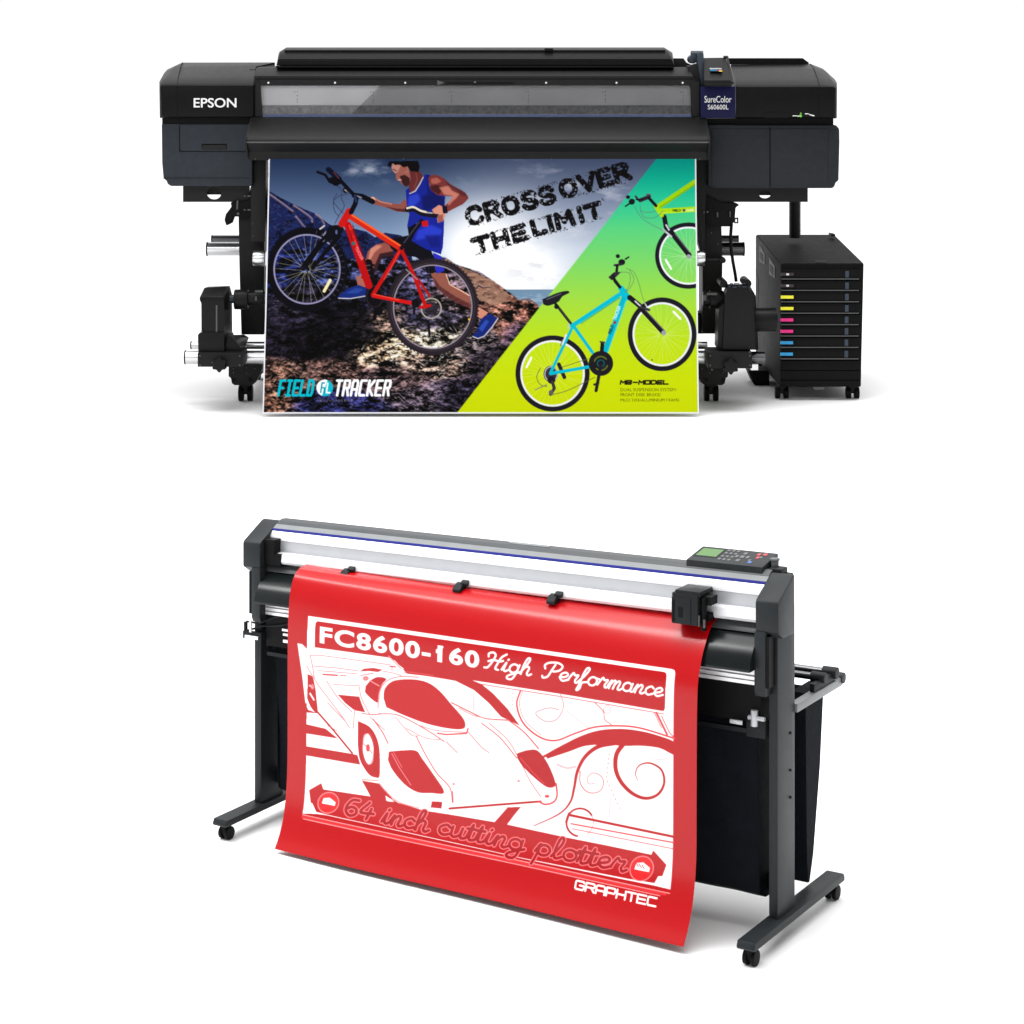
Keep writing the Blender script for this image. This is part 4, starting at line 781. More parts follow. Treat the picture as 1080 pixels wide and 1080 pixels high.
# lower right cabinet
cab = P.part('lower_cabinet', [PX([(747, 132), (882, 132), (885.4, 136), (885.6, 150), (884.6, 190.5), (881.5, 192.5), (880.2, 197), (877.5, 198.6), (756, 198.6), (747, 196)], 11.93, 1.05)], 'charcoal2', bevel=.008)
P.part('cabinet_door', [BX(751, 136, 811.6, 196, 11.923, .006), BX(812.8, 136, 873, 196, 11.923, .006)], 'charcoal2', cab, bevel=.002)
P.part('door_gap', [BX(811.6, 134, 812.8, 197, 11.926, .004)], 'deep', cab)
hole = [(807 + 6.2 * math.cos(t), 205.2 + 4.2 * math.sin(t)) for t in np.linspace(0, 2 * math.pi, 20)[:-1]]
P.part('cross_bracket', [PX([[(744, 190), (744, 213), (852, 213), (852, 190)], hole], 12.02, .02), BX(798, 199, 816, 206, 12.06, .02)], 'blackm')
# centre body : rear box, top lid, front bands
P.part('rear_body', [BX(270, 84, 745, 165, 12.32, .6)], 'blackm')
lid = P.part('top_lid', [loft([
    q(12.02, [(291.5, 69.2), (293, 64), (294, 62), (708, 62), (709.3, 64), (711, 69.2)]),
    q(12.10, [(291.5, 69.2), (293.6, 58), (296, 54.5), (705, 54.5), (709.3, 58), (711, 69.2)]),
    q(12.25, [(291.5, 69.2), (294.3, 55), (302, 50), (700.5, 50), (709.2, 55.5), (711, 69.2)]),
    q(12.9, [(294, 69.2), (296.3, 56), (303, 50.4), (700, 50.4), (707, 56), (709, 69.2)])])], 'black_lid', bevel=.004)
P.part('lid_strip', [BX(300, 52.6, 702, 54.0, 12.10, .1)], 'greym', lid)
P.part('lid_catch', [BX(574.5, 51, 583.5, 53.4, 12.09, .05)], 'deep', lid)
P.part('upper_cover_end', [PX([(709, 61.5), (721, 61.5), (724, 66), (731, 69), (734, 84), (709, 84)], 12.31, .4), PX([(726, 70), (740, 66), (742, 124), (730, 124)], 11.99, .2)], 'blackm', bevel=.004)
P.part('lid_hinge_strip', [BX(290.5, 69.4, 711.5, 71.2, 12.0, .3)], 'deep')
P.part('upper_cover', [loft([q(11.93, [(268, 84), (268, 80), (731, 80), (733, 84)]), q(12.06, [(270, 84), (270.5, 71.4), (726, 71.4), (731, 84)]), q(12.3, [(272, 84), (273, 70.5), (724, 70.5), (729, 84)])])], 'greym', bevel=.002)
wf = P.part('window_frame', [BX(269, 84, 733.5, 90.4, 11.91, .1), PX([(267.5, 86), (274, 86), (276.2, 123), (267, 123)], 11.905, .14), PX([(728.5, 86), (737.5, 86), (737.5, 123), (729.5, 123)], 11.905, .14)], 'blackm')
for x in (283, 353.3, 427.3, 501, 576, 650.2, 720): P.part('screw', [disc(x, 87.3, 11.906, 1.05, .006, 10)], 'chrome', wf)
P.part('arrow_mark', [PX([(461.3, 84.6), (468.8, 87.2), (461.3, 90)], 11.905, .004)], 'lip', wf)
P.part('latch_strip', [BX(470, 86.8, 541.5, 88.4, 11.906, .004)], 'deep', wf)
# inside the window
P.part('platen_cover', [BX(274, 89, 729, 111.2, 11.945, .02)], 'platen')
P.part('platen', [BX(274, 111.2, 729, 121, 11.938, .03)], 'platen2')
P.part('guide_bar', [BX(274, 120.6, 729, 123.5, 11.934, .003)], 'bluebar')
sc = []
for x0 in (311, 391, 474, 555, 636, 718):
    for dx, y in ((0, 97), (2.5, 97), (2.5, 101), (2.5, 105), (2.5, 107.6)): sc.append(disc(x0 + dx, y, 11.943, .55, .004, 8))
P.part('platen_screw', sc, 'deep')
P.part('window_pane', [PX([(274.6, 90.6), (729, 90.6), (729.8, 123.3), (276.4, 123.3)], 11.925, .004)], 'glass')
P.part('glare_tint_pane', [PX([(401, 90.6), (729, 90.6), (729.8, 120), (371, 120)], 11.921, .001)], 'glare_tint')  # added tint; beyond its slanted edge the left stays lighter, imitating a glare
# front tray
def tz(y, d): return WZ(y, d)
prof = [(11.90, tz(123.6, 11.9)), (11.88, tz(123.9, 11.88)), (11.68, tz(143, 11.68)), (11.655, tz(147.5, 11.655)), (11.65, tz(150, 11.65)), (11.66, tz(152.5, 11.66)), (11.72, tz(160, 11.72)), (11.74, tz(169, 11.74)), (11.80, tz(169, 11.8)), (11.95, tz(150, 11.95)), (11.95, tz(130, 11.95))]
tr = P.part('front_tray', [XP(prof, WX(261, 11.7), WX(747, 11.7))], 'tray', bevel=.002)
P.part('tray_end_plate', [prism([(11.895, tz(123, 11.9)), (11.65, tz(146, 11.65)), (11.64, tz(151, 11.64)), (11.735, tz(168, 11.735)), (11.96, tz(168, 11.96)), (11.96, tz(123, 11.96))], lambda u, w, s: (s, u, w), WX(260, 11.7), WX(261.2, 11.7)),
     prism([(11.895, tz(123, 11.9)), (11.65, tz(146, 11.65)), (11.64, tz(151, 11.64)), (11.735, tz(168, 11.735)), (11.96, tz(168, 11.96)), (11.96, tz(123, 11.96))], lambda u, w, s: (s, u, w), WX(746.8, 11.7), WX(748, 11.7))], 'greym', tr)
for x in (270.5, 426, 581, 737): P.part('screw', [disc(x, 126, 11.868, .75, .02, 8)], 'lip', tr)
for x in (269, 425.5, 581.5, 738): P.part('screw', [disc(x, 167.6, 11.736, .6, .01, 8)], 'lip', tr)
P.part('tray_highlight', [XP([(11.655, tz(149.2, 11.655)), (11.646, tz(149.6, 11.65)), (11.646, tz(150.6, 11.65)), (11.655, tz(151, 11.655))], WX(261.4, 11.7), WX(746.6, 11.7))], 'lip', tr)  # lighter colour stands for the highlight along the tray's rounded edge
# side brackets beside the banner and legs
def leg(side):
    if side < 0:
        P.part('side_bracket', [PX([(264.5, 168), (280.5, 168), (279.5, 255), (264.5, 255)], 11.98, .12)], 'greym', bevel=.003)
        lg = P.part('leg', [PX([(251.2, 213), (252.6, 290), (254.5, 353), (278.5, 353), (279, 213)], 12.06, .25)], 'blackm', bevel=.004)
        P.part('screw', [disc(x, y, 11.976, .6, .01, 8) for x, y in ((265.5, 191), (266, 199), (267, 236), (267, 249))], 'lip', lg)
        P.part('roll_clamp', [PX([(243, 213.5), (262, 211), (264, 197), (266, 226), (260, 228.5), (246, 228.6), (243.5, 236), (238.5, 238), (236.6, 232), (238, 226), (244, 218)], 12.0, .1)], 'deep', lg, bevel=.006)
        P.part('clamp_pin', [BX(257, 206.3, 259.5, 207.6, 11.99, .02), BX(261, 206, 264.2, 207.6, 11.99, .02), BX(257, 220.6, 259.2, 222, 11.99, .02), BX(261, 220.4, 264.2, 222.2, 11.99, .02), disc(251, 225.5, 11.99, 1.5, .02, 10), PX([(249.5, 212), (251.5, 211), (251, 221), (249, 221)], 11.995, .01)], 'lip', lg)
    else:
        P.part('side_bracket', [PX([(733.5, 168), (745.5, 168), (742.5, 280), (736, 255)], 11.98, .12)], 'blackm', bevel=.003)
        lg = P.part('leg', [PX([(741, 213), (741, 352), (761, 352), (762, 277), (761, 240), (761, 213)], 12.06, .25)], 'blackm', bevel=.004)
        P.part('screw', [disc(x, y, 12.056, .7, .01, 8) for x, y in ((746, 223.5), (745, 234.5), (750.3, 245.7), (757.3, 257.2), (742, 218))], 'lip', lg)
        P.part('roll_clamp', [PX([(744, 205), (760, 213), (776, 214.5), (780, 216), (776, 219), (775, 233), (771, 239), (752, 239), (744, 236)], 12.0, .12)], 'deep', lg, bevel=.006)
        P.part('clamp_ring', [PX([[(774.5, 230), (778.8, 229.6), (778.8, 235.6), (774.5, 235.6)], [(775.6, 231.2), (777.6, 231), (777.6, 234.4), (775.6, 234.4)]], 12.0, .02)], 'greym', lg)
        P.part('clamp_pin', [disc(746.2, 223.6, 11.99, 1.1, .02, 10), BX(756, 224, 757.5, 229, 11.99, .02), BX(769.5, 223, 770.7, 229, 11.99, .02), BX(742, 223, 743, 225, 11.97, .02)], 'lip', lg)
        P.part('lock_lever', [cx(745, 763, 274.5, 11.98, 2.1), disc(762.5, 274.6, 11.95, 3.1, .06)], 'greym', lg)
        P.part('cable', [pipe([W(x, y, 12.0) for x, y in ((771.5, 236), (770.6, 248), (771, 262), (773, 276), (775.2, 288), (776.5, 297))], .0085)], 'deep', lg)
    return lg
leg(-1); leg(1)
P.part('cross_member', [BX(275, 200, 742, 240, 12.25, .15)], 'blackm')
P.part('cross_member', [BX(275, 330, 742, 352, 12.2, .12)], 'blackm')
# media shaft tubes
P.part('rear_tube', [cx(223.5, 254, 251.8, 12.75, 3.7)], 'dsilver'); P.part('front_tube', [cx(218.3, 255, 262.6, 12.55, 7.2)], 'silver')
P.part('rear_tube', [cx(758, 778.6, 251.8, 12.75, 3.7)], 'dsilver'); P.part('front_tube', [cx(757, 784.6, 262.6, 12.55, 7.2)], 'dsilver')
P.part('tube_cap', [cx(218.0, 219.4, 262.6, 12.55, 7.5), cx(223, 224.4, 251.8, 12.75, 3.9)], 'blackm'); P.part('tube_cap', [cx(783.6, 785, 262.6, 12.55, 7.5), cx(778, 779, 251.8, 12.75, 3.9)], 'blackm')
P.part('guide_roller', [cx(266.8, 281, 272.6, 11.93, 8.3)], 'silver', bevel=.01); P.part('guide_roller', [cx(731, 743.6, 272.6, 11.93, 8.3)], 'silver', bevel=.01)
# take-up rail tubes
P.part('rail_tube', [cx(195.2, 746, 376.8, 11.9, 7.2)], 'silver'); P.part('rail_tube', [cx(201.5, 746, 364.2, 12.1, 4.0)], 'silver')
P.part('rail_tube', [cx(737, 806.4, 377, 11.9, 6.4)], 'dsilver')
P.part('tube_cap', [cx(194.8, 196.2, 376.8, 11.9, 7.5), cx(201.0, 202.4, 364.2, 12.1, 4.3)], 'blackm')
# left take-up unit
tu = P.part('takeup_unit', [loft([q(11.70, [(212.4, 351.5), (212.2, 320), (210.4, 316), (211, 313.5), (235.5, 313), (236.5, 318), (236.2, 351.5)]), q(11.78, [(212.4, 351.5), (212.2, 320), (210.4, 314), (215.5, 303.5), (238.5, 302), (240.5, 306), (240, 351.5)]), q(11.95, [(214, 351.5), (213.5, 320), (213, 312), (219, 302.2), (242.5, 301.4), (244.8, 310), (245.2, 351.5)])]),
    loft([q(11.69, [(209, 371.5), (208.6, 353), (211, 350.5), (236.5, 350.5), (236.5, 371.5)]), q(11.98, [(211, 371.5), (210.5, 354), (213, 350.5), (246, 350.5), (252, 371.5)])]),
    loft([q(11.72, [(236, 371.5), (236.5, 366), (240, 353), (243, 353), (258, 371.5)]), q(12.0, [(240, 370), (240, 353), (258, 353), (263, 356), (256, 371.5)])])], 'black', bevel=.005)
P.part('scale_slot', [BX(227.6, 322, 229.2, 349.2, 11.694, .01)], 'lip', tu)
P.part('unit_ridge', [BX(211, 313.2, 235.8, 313.9, 11.694, .01)], 'greym', tu)
P.part('screw', [disc(x, y, 11.69, .9, .01, 8) for x, y in ((228.2, 349.4), (212.8, 349.8))], 'lip', tu)
P.part('spindle', [cx(242.5, 247.6, 315.3, 11.83, 4.5)], 'hinge', tu); P.part('core_holder', [cx(247.3, 262, 315.8, 11.83, 10.6), cx(261, 280, 314.6, 11.83, 7.4)], 'black', tu, bevel=.006); P.part('holder_clip', [BX(269, 306.4, 276.5, 308.4, 11.77, .02), BX(269, 313, 271, 317, 11.77, .02)], 'lip', tu)
lb = P.part('lower_block', [BX(208.4, 372, 255.6, 387, 11.66, .22)], 'blackm', tu, bevel=.004)
P.part('screw', [disc(x, y, 11.655, .85, .01, 8) for x, y in ((210.8, 375.4), (252.8, 375.4), (210.8, 385), (252.8, 385), (223.8, 382.2))], 'lip', tu)
P.part('star_knob', [knob_geo(231, 385, 11.6, 8.2, .05)], 'black', tu, bevel=.005)
# right take-up unit
tu = P.part('takeup_unit', [loft([q(11.70, [(762, 369), (764.5, 312), (767, 303.5), (790, 303.5), (794.5, 312), (796.3, 369)]), q(11.74, [(762, 369), (764, 308), (768, 300), (789.5, 300), (795, 308), (796.8, 369)]), q(11.96, [(761, 369), (762, 310), (766, 299.5), (790, 299.5), (797, 312), (800, 369)])]),
    disc(763.4, 296.5 + 3, 11.75, 4.2, .2), disc(788.4, 299.2, 11.75, 4.4, .2), PX([(758, 325), (765, 318), (764, 369), (757, 369)], 11.72, .2)], 'black', bevel=.005)
P.part('key_label', [BX(x, y, x + w_, y + .9, 11.735 if y < 301 else 11.697, .006) for x, y, w_ in ((770, 298.6, 3), (774, 298.4, 6), (783, 298.6, 3.5), (768.5, 302, 2), (773, 302.4, 4), (779, 301.8, 1.6), (782.5, 302.2, 5))], 'latch', tu)
P.part('motor', [cx(795, 818.6, 337, 11.88, 12.6, 32), cx(817, 819.2, 337, 11.88, 10)], 'black', tu, bevel=.006)
P.part('core_holder', [cx(741, 748.6, 315.5, 11.83, 8), cx(748, 763, 316, 11.83, 9.6)], 'black', tu, bevel=.006); P.part('holder_clip', [BX(746, 309.2, 756, 311, 11.76, .02), BX(741.8, 312, 745, 317, 11.76, .02)], 'lip', tu)
P.part('lower_block', [BX(746.6, 371.5, 793.4, 388.6, 11.66, .22)], 'blackm', tu, bevel=.004)
P.part('screw', [disc(x, y, 11.655, .85, .01, 8) for x, y in ((749, 375.4), (790.8, 375.2), (790.8, 371.4), (749, 385.4), (791, 385.4), (751, 390), (765, 390))], 'lip', tu)
P.part('star_knob', [knob_geo(771, 387, 11.6, 8.6, .05)], 'black', tu, bevel=.005)
P.part('rail_block', [BX(792, 384.4, 799.6, 390.4, 11.8, .1)], 'silver', tu)
# feet with casters
def foot(sx, x0, side):
    m_ = lambda x: x0 + sx * (x - 241)
    f = P.part('foot', [PX([(m_(241), 386), (m_(241), 397), (m_(243.5), 399), (m_(244.5), 404.5), (m_(247.5), 406.4), (m_(266), 406.4), (m_(270), 403), (m_(276.5), 389), (m_(277), 380), (m_(262), 383)], 11.93, .16),
        box(*sorted((WX(m_(249), 11.99), WX(m_(266), 11.99))), 12.0, 12.95, WZ(404, 12.0), WZ(394, 12.0)), BX(*((m_(252), 384, m_(276), 395) if sx > 0 else (m_(276), 384, m_(252), 395)), 12.0, .2)], 'blackm', bevel=.004)
    P.part('socket', [disc(m_(246), 400.8, 11.925, 2.0, .01, 6), disc(m_(264), 400.6, 11.925, 2.2, .01, 6)], 'deep', f)
    P.part('screw', [disc(m_(x), y, 11.924, .6, .01, 8) for x, y in ((246, 389), (246, 393), (260, 388), (260, 393.5), (268.5, 389))], 'lip', f)
    for dd in (12.04, 12.85):
        caster(P, f, WX(m_(258.3), 12.0), dd, .088, .0415, 'black', wide=.72)
def caster(T, parent, x, y, top, r, mat_, wide=.5, ax='x', scale=1):
    """twin-wheel caster rolling on the floor"""
    w1 = r * wide
    g = lambda a, b: cyl((x + a, y, r), (x + b, y, r), r, 28) if ax == 'x' else cyl((x, y + a, r), (x, y + b, r), r, 28)
    cst = T.part('caster', [box(x - w1 * .75, x + w1 * .75, y - r * .55, y + r * .75, r * .9, top), cyl((x, y, r), (x, y, top), r * .35)], mat_, parent, bevel=r * .1)
    for a, b in ((-w1 * 1.25, -w1 * .35), (w1 * .35, w1 * 1.25)):
        T.part('wheel', [g(a, b), g(a - r * .02 if a < 0 else b + r * .02, a + .001 if a < 0 else b - .001)], 'deep', cst, bevel=r * .12) if cst.parent == T.o else T.part('wheel', [g(a, b)], 'deep', parent, bevel=r * .12)
# frame that carries the rear of the machine
foot(1, 241, -1); foot(-1, 768, 1)
P.part('rear_foot', [PX([(789, 391), (811.5, 391), (811.5, 407.5), (798, 407.8), (795, 405)], 12.6, .2)], 'deep', bevel=.004)

# ------------------------------------------------------------------ ink supply cabinet
I = Thing('ink_supply_cabinet', 'black drawer cabinet on casters with yellow, magenta and cyan ink labels', 'ink cabinet', (WX(866, 12.3), 12.6, 0))
F0, F1 = 12.05, 13.22
zt, zb = WZ(278.5, F0), WZ(408, F0); ztb = WZ(248.2, F1)
bx_ = loft([[(WX(822.6, F0), F0, zb), (WX(823.6, F0), F0, zt), (WX(911, F0), F0, zt), (WX(908, F0), F0, zb)], [(WX(797, F1), F1, zb), (WX(797, F1), F1, ztb), (WX(880.5, F1), F1, ztb), (WX(877.5, F1), F1, zb)]])
ib = I.part('cabinet_body', [bx_], 'cab', bevel=.004)
I.part('top_panel', [loft([[(WX(824.4, F0), F0 - .004, zt - .006), (WX(824.4, F0), F0 - .004, zt + .004), (WX(910.4, F0), F0 - .004, zt + .004), (WX(910.4, F0), F0 - .004, zt - .006)], [(WX(798.5, F1), F1, ztb - .006), (WX(798.5, F1), F1, ztb + .004), (WX(879.5, F1), F1, ztb + .004), (WX(879.5, F1), F1, ztb - .006)]])], 'cab', ib)
I.part('top_notch', [PX([(857, 275.2), (859.5, 277), (861, 275), (872, 275), (872, 276.2), (862, 276.4), (859.5, 278.0)], 12.075, .006)], 'lip', ib)
I.part('back_step', [PX([(876.5, 246.6), (881, 247.2), (881, 249.5), (876.5, 249.5)], 13.0, .1)], 'blackm', ib)
XS0, XS1 = WX(823.2, F0), WX(797, F1)
def sx_(dep): return XS0 + (XS1 - XS0) * (dep - F0) / (F1 - F0)
def sdep(px):
    lo, hi = F0, F1
    for _ in range(40):
        m_ = (lo + hi) / 2
        if 540 + sx_(m_) * FPX / m_ > px: lo = m_
        else: hi = m_
    return lo
def side_patch(pa, pb, out=.002):
    v = []
    for px, y0, y1 in (pa, pb):
        d_ = sdep(px)
        for o_ in (out, -.02):
            for y in (y0, y1): v.append((sx_(d_) - o_, d_, WZ(y, d_)))
    return v, [(0, 1, 5, 4), (2, 6, 7, 3), (0, 4, 6, 2), (1, 3, 7, 5), (0, 2, 3, 1), (4, 5, 7, 6)]
for pa, pb in (((806.8, 268, 279), (801.2, 258, 276)), ((817.4, 281, 293.5), (811.6, 271, 289))):
    I.part('side_grip', [side_patch(pa, pb)], 'charcoal2', ib)
    I.part('grip_recess', [side_patch((pa[0] - 1.6, pa[1] + 1, pa[2] - 2.5), (pb[0] + .8, pb[1] + 7.5, pb[2] - 3.5), .004)], 'deep', ib)
I.part('side_vent', [side_patch((799.8, 293, 324), (797.4, 284, 320))], 'deep', ib)
cols = ['blackink', 'blackink', 'yellow', 'yellow', 'magenta', 'magenta', 'cyan', 'cyan']
names_ = ['black', 'black', 'yellow', 'yellow', 'magenta', 'magenta', 'cyan', 'cyan']
for i in range(8):
    y = 289.4 + 12.03 * i; sk = -.13 * i
    dr = I.part('drawer', [BX(824.6 + sk, y - 5.4, 908.6 + sk * .6, y + 4.2, F0 - .012, .02)], 'cab', bevel=.002, label='ink drawer with a %s label' % names_[i])
    I.part('drawer_slot', [BX(840 + sk, y - 3.0, 892 + sk, y + 3.1, F0 - .0135, .01)], 'deep', dr)
    I.part('drawer_lip', [BX(824.5 + sk, y + 4.4, 906 + sk * .6, y + 5.4, F0 - .02, .02)], 'lip', dr)
    I.part('ink_label', [BX(823.8 + sk, y - 1.7, 837.2 + sk, y + 1.5, F0 - .016, .006)], cols[i], dr)
    I.part('label_dot', [BX(829.4 + sk, y - 1.0, 832.2 + sk, y + .9, F0 - .0175, .006)], 'white' if i < 2 else cols[i], dr) if i not in (2, 3) else None
    I.part('drawer_latch', [BX(891.6 + sk, y - 3.6, 895.4 + sk, y + 3.4, F0 - .017, .01)], 'latch', dr)
I.part('plinth_panel', [BX(823.6, 380.6, 907.2, 390.4, F0 - .01, .02), BX(823.4, 391.2, 907, 400.6, F0 - .01, .02), BX(823.2, 401.4, 906.8, 407.6, F0 - .01, .02)], 'cab', bevel=.002)
I.part('bottom_tab', [PX([(857, 408), (870, 408), (869, 411), (858.5, 411)], F0 - .005, .03)], 'lip')
for x, y in ((824.4, F0 + .08), (899, F0 + .08), (812, F1 - .15), (884, F1 - .15)):
    caster(I, None, WX(x, F0 + .08) if y < 12.5 else WX(x, y) - .05, y, zb + .002, .031, 'black', wide=.88)
hp = []
for i in range(20): hp.append(cyl((WX(838.3, 12.85), 12.85, WZ(250.5 - i * 1.95, 12.85)), (WX(838.3, 12.85), 12.85, WZ(249.3 - i * 1.95, 12.85)), .034, 20))
hs_ = I.part('hose', [cyl((WX(838.3, 12.85), 12.85, WZ(251, 12.85)), (WX(838.3, 12.85), 12.85, WZ(190, 12.85)), .029, 20)], 'black', label='ribbed hose running up to the printer')
I.part('hose_ribs', hp, 'greym', hs_)

# ------------------------------------------------------------------ printed banner hanging from the printer
def homography(src, dst):
    A = []
    for (x, y), (u, v) in zip(src, dst):
        A += [[x, y, 1, 0, 0, 0, -u * x, -u * y], [0, 0, 0, x, y, 1, -v * x, -v * y]]
    hh = np.linalg.solve(np.array(A, float), np.array([c for p in dst for c in p], float)); return np.append(hh, 1).reshape(3, 3)
def apply_h(Hm, x, y):
    q = Hm @ np.stack([x, y, np.ones_like(x)]); return q[0] / q[2], q[1] / q[2]
def sheet(name, ns, ntt, pos, colour, m, loc, rotz=0):
    s_, t_ = np.meshgrid(np.linspace(0, 1, ns), np.linspace(0, 1, ntt)); s_, t_ = s_.ravel(), t_.ravel()
    V = pos(s_, t_); Cc = colour(s_, t_)
    i = np.arange(ns * ntt).reshape(ntt, ns); Fq = np.stack([i[:-1, :-1], i[1:, :-1], i[1:, 1:], i[:-1, 1:]], -1).reshape(-1, 4)
    me = bpy.data.meshes.new(name); me.vertices.add(len(V)); me.vertices.foreach_set('co', (V - np.array(loc if rotz == 0 else (0, 0, 0))).astype(np.float32).ravel())
    me.loops.add(Fq.size); me.loops.foreach_set('vertex_index', Fq.ravel().astype(np.int32)); me.polygons.add(len(Fq)); me.polygons.foreach_set('loop_start', np.arange(0, Fq.size, 4, dtype=np.int32))
    me.update(calc_edges=True); me.shade_smooth()
    a = me.color_attributes.new('print', 'FLOAT_COLOR', 'POINT'); a.data.foreach_set('color', np.c_[Cc, np.ones(len(Cc))].astype(np.float32).ravel())
    me.materials.append(M[m]); o = bpy.data.objects.new(name, me); COL.objects.link(o); o.location = loc; o.rotation_euler = (0, 0, rotz); return o
art = banner_art()
dT, dB = 11.735, 11.50
tl, tr_, br, bl = W(283.6, 160, dT + .008), W(734.2, 160, dT + .008), W(737.2, 436.2, dB), W(276.8, 436.2, dB)
HB = homography([(0, 0), (1, 0), (1, 1), (0, 1)], [(283.2, 160), (734.4, 160), (737.2, 436.2), (276.8, 436.2)])
def bpos(s, t):
    t_, q_ = t[:, None], s[:, None]
    p = (np.array(tl) * (1 - q_) + np.array(tr_) * q_) * (1 - t_) + (np.array(bl) * (1 - q_) + np.array(br) * q_) * t_
    p[:, 1] += .010 * np.sin(t * math.pi); return p
def bcol(s, t):
    # the plane foreshortens a little from top to bottom
    u, v = apply_h(HB, s, t); c_ = art.sample(u, v) * .82
    e = (s < .0028) | (s > .9972) | (t > .9955); c_[e] = (.66, .66, .69); return c_
bn = sheet('printed_banner', 860, 500, bpos, bcol, 'banner', (WX(507, dT), dT, 0))
bn['label'] = 'printed cycling banner with a runner and bicycles hanging from the wide printer'; bn['category'] = 'banner'
del art

# ------------------------------------------------------------------ cutting plotter
CY, CTX, CTY, KL, SK, LU = -.5721, -.4445, 3.8575, -.0506, -.0337, 1.82 / 1.2982
def cxf(c):
    X, Y, Zz = c; Zz = Zz * (1 + KL * (1 - X)); X = X + SK * Y
    return Vector((X * LU, Y * LU, Zz * LU))
CLOC = (CTX * LU, CTY * LU, 0)
K = Thing('cutting_plotter', 'grey and silver cutting plotter on a wheeled stand with black cloth basket', 'cutting plotter', CLOC, CY, cxf)
cB = lambda *a: box(*a)
def xp(prof, x0, x1): return XP(prof, x0, x1)
for s_ in (0, 1):
    X = (lambda a: a) if s_ == 0 else (lambda a: 1 - a)
    sx = lambda a, b: tuple(sorted((X(a), X(b))))
    hd = K.part('end_housing', [xp([(-.0198, .462), (-.0198, .503), (-.017, .508), (.033, .5355), (.0395, .537), (.0395, .45), (-.002, .45)], *sx(.0, .0375))], 'cgrey', bevel=.003)
    K.part('housing_skirt', [xp([(-.0215, .462), (-.0215, .375), (-.018, .366), (.01, .366), (.01, .462)], *sx(.020, .0385))], 'cgrey', hd, bevel=.002)
    K.part('housing_inset', [xp([(-.0205, .455), (-.0205, .38), (.01, .38), (.01, .455)], *sx(.0145, .0195))], 'deep', hd)
    lg = K.part('leg', [xp([(0, .0375), (0, .452), (.0395, .452), (.0395, .50), (.062, .49), (.062, .0375)], *sx(.0100, .0245))], 'cgrey', bevel=.0018)
    K.part('bolt', [cyl((X(.0103), y, z), (X(.0085), y, z), .0022, 10) for y, z in ((.045, .245), (.045, .205), (.045, .3))], 'deep', lg)
    ft = K.part('foot', [xp([(-.100, .0265), (-.102, .030), (-.098, .0385), (.226, .0385), (.2298, .033), (.2298, .0265)], *sx(.0, .0293))], 'cgrey', bevel=.0025)
    for y in (-.085, .212):
        x = X(.0146)
        K.part('caster', [cyl((x, y, .011), (x, y, .027), .0065, 16), box(x - .005, x + .005, y - .006, y + .011, .010, .024)], 'deep', ft, bevel=.001)
        for a in (-.0095, .0028): K.part('wheel', [cyl((x + a, y + .003, .0115), (x + a + .0067, y + .003, .0115), .0115, 24)], 'deep', ft, bevel=.0012)
# rail
R0, R1 = .037, .963
K.part('rail_cover', [xp([(.062, .485), (.062, .532), (.052, .538), (.041, .5392), (.034, .537), (.0275, .5325), (.0275, .485)], R0, R1)], 'ctop', bevel=.0015)
K.part('rail_trim', [xp([(.0275, .49), (.0275, .5320), (.0175, .5262), (.0175, .49)], R0, R1)], 'clight')
K.part('rail_stripe', [xp([(.0175, .49), (.0175, .5264), (.0162, .5264), (.0146, .5226), (.0146, .49)], R0, R1)], 'cblue')
K.part('rail_beam', [xp([(.0146, .49), (.0146, .5222), (.0095, .5150), (.0085, .5075), (.02, .5075), (.02, .49)], R0, R1)], 'calu')
K.part('rail_beam', [xp([(.02, .488), (.02, .5075), (.0092, .5072), (.0080, .497), (.0085, .488)], R0, R1)], 'calud')
K.part('rail_beam', [xp([(.03, .47), (.03, .488), (.0080, .488), (-.0055, .4865), (-.0075, .4745), (-.0045, .470)], R0, R1)], 'calu')
K.part('rail_emblem', [xp([(.0465, .5396), (.0415, .5400), (.0370, .5392), (.0370, .5375), (.0465, .537)], .50, .575)], 'clight', bevel=.0006)
K.part('rail_back', [box(R0, R1, .032, .062, .405, .484)], 'cdark')
K.part('parking_block', [box(.0376, .060, -.009, .012, .4665, .5115), box(.0376, .073, -.0085, .010, .4665, .487)], 'deep', bevel=.001)
# platen and lower beams
K.part('platen', [xp([(.02, .4655), (-.004, .4515), (-.022, .438), (-.033, .4225), (-.0375, .409), (-.038, .404), (.02, .404)], R0 + .001, R1 - .001)], 'cblack', bevel=.0012)
K.part('platen_rib', [xp([(.03, .4685), (.006, .4652), (-.001, .4600), (-.004, .4545), (.03, .4545)], R0 + .001, R1 - .001)], 'ctop')
K.part('lower_beam', [xp([(.015, .404), (-.006, .404), (-.006, .378), (.015, .378)], R0, R1)], 'calu', bevel=.0008)
K.part('lower_beam_groove', [box(R0, R1, -.0068, 0, .3905, .3925), box(R0, R1, -.0068, 0, .3835, .385)], 'platen2')
K.part('under_cover', [box(R0, R1, -.002, .05, .322, .376)], 'deep'); K.part('under_rail', [box(R0, R1, .0, .008, .304, .3105)], 'cdark')
# pinch rollers
for x in (.213, .437, .612):
    K.part('pinch_roller', [xp([(-.004, .4785), (-.018, .4735), (-.023, .468), (-.021, .463), (-.010, .4635), (-.004, .467)], x - .0075, x + .0075), xp([(-.006, .482), (-.014, .478), (-.012, .472), (-.006, .474)], x + .002, x + .015)], 'cdark', bevel=.0012)
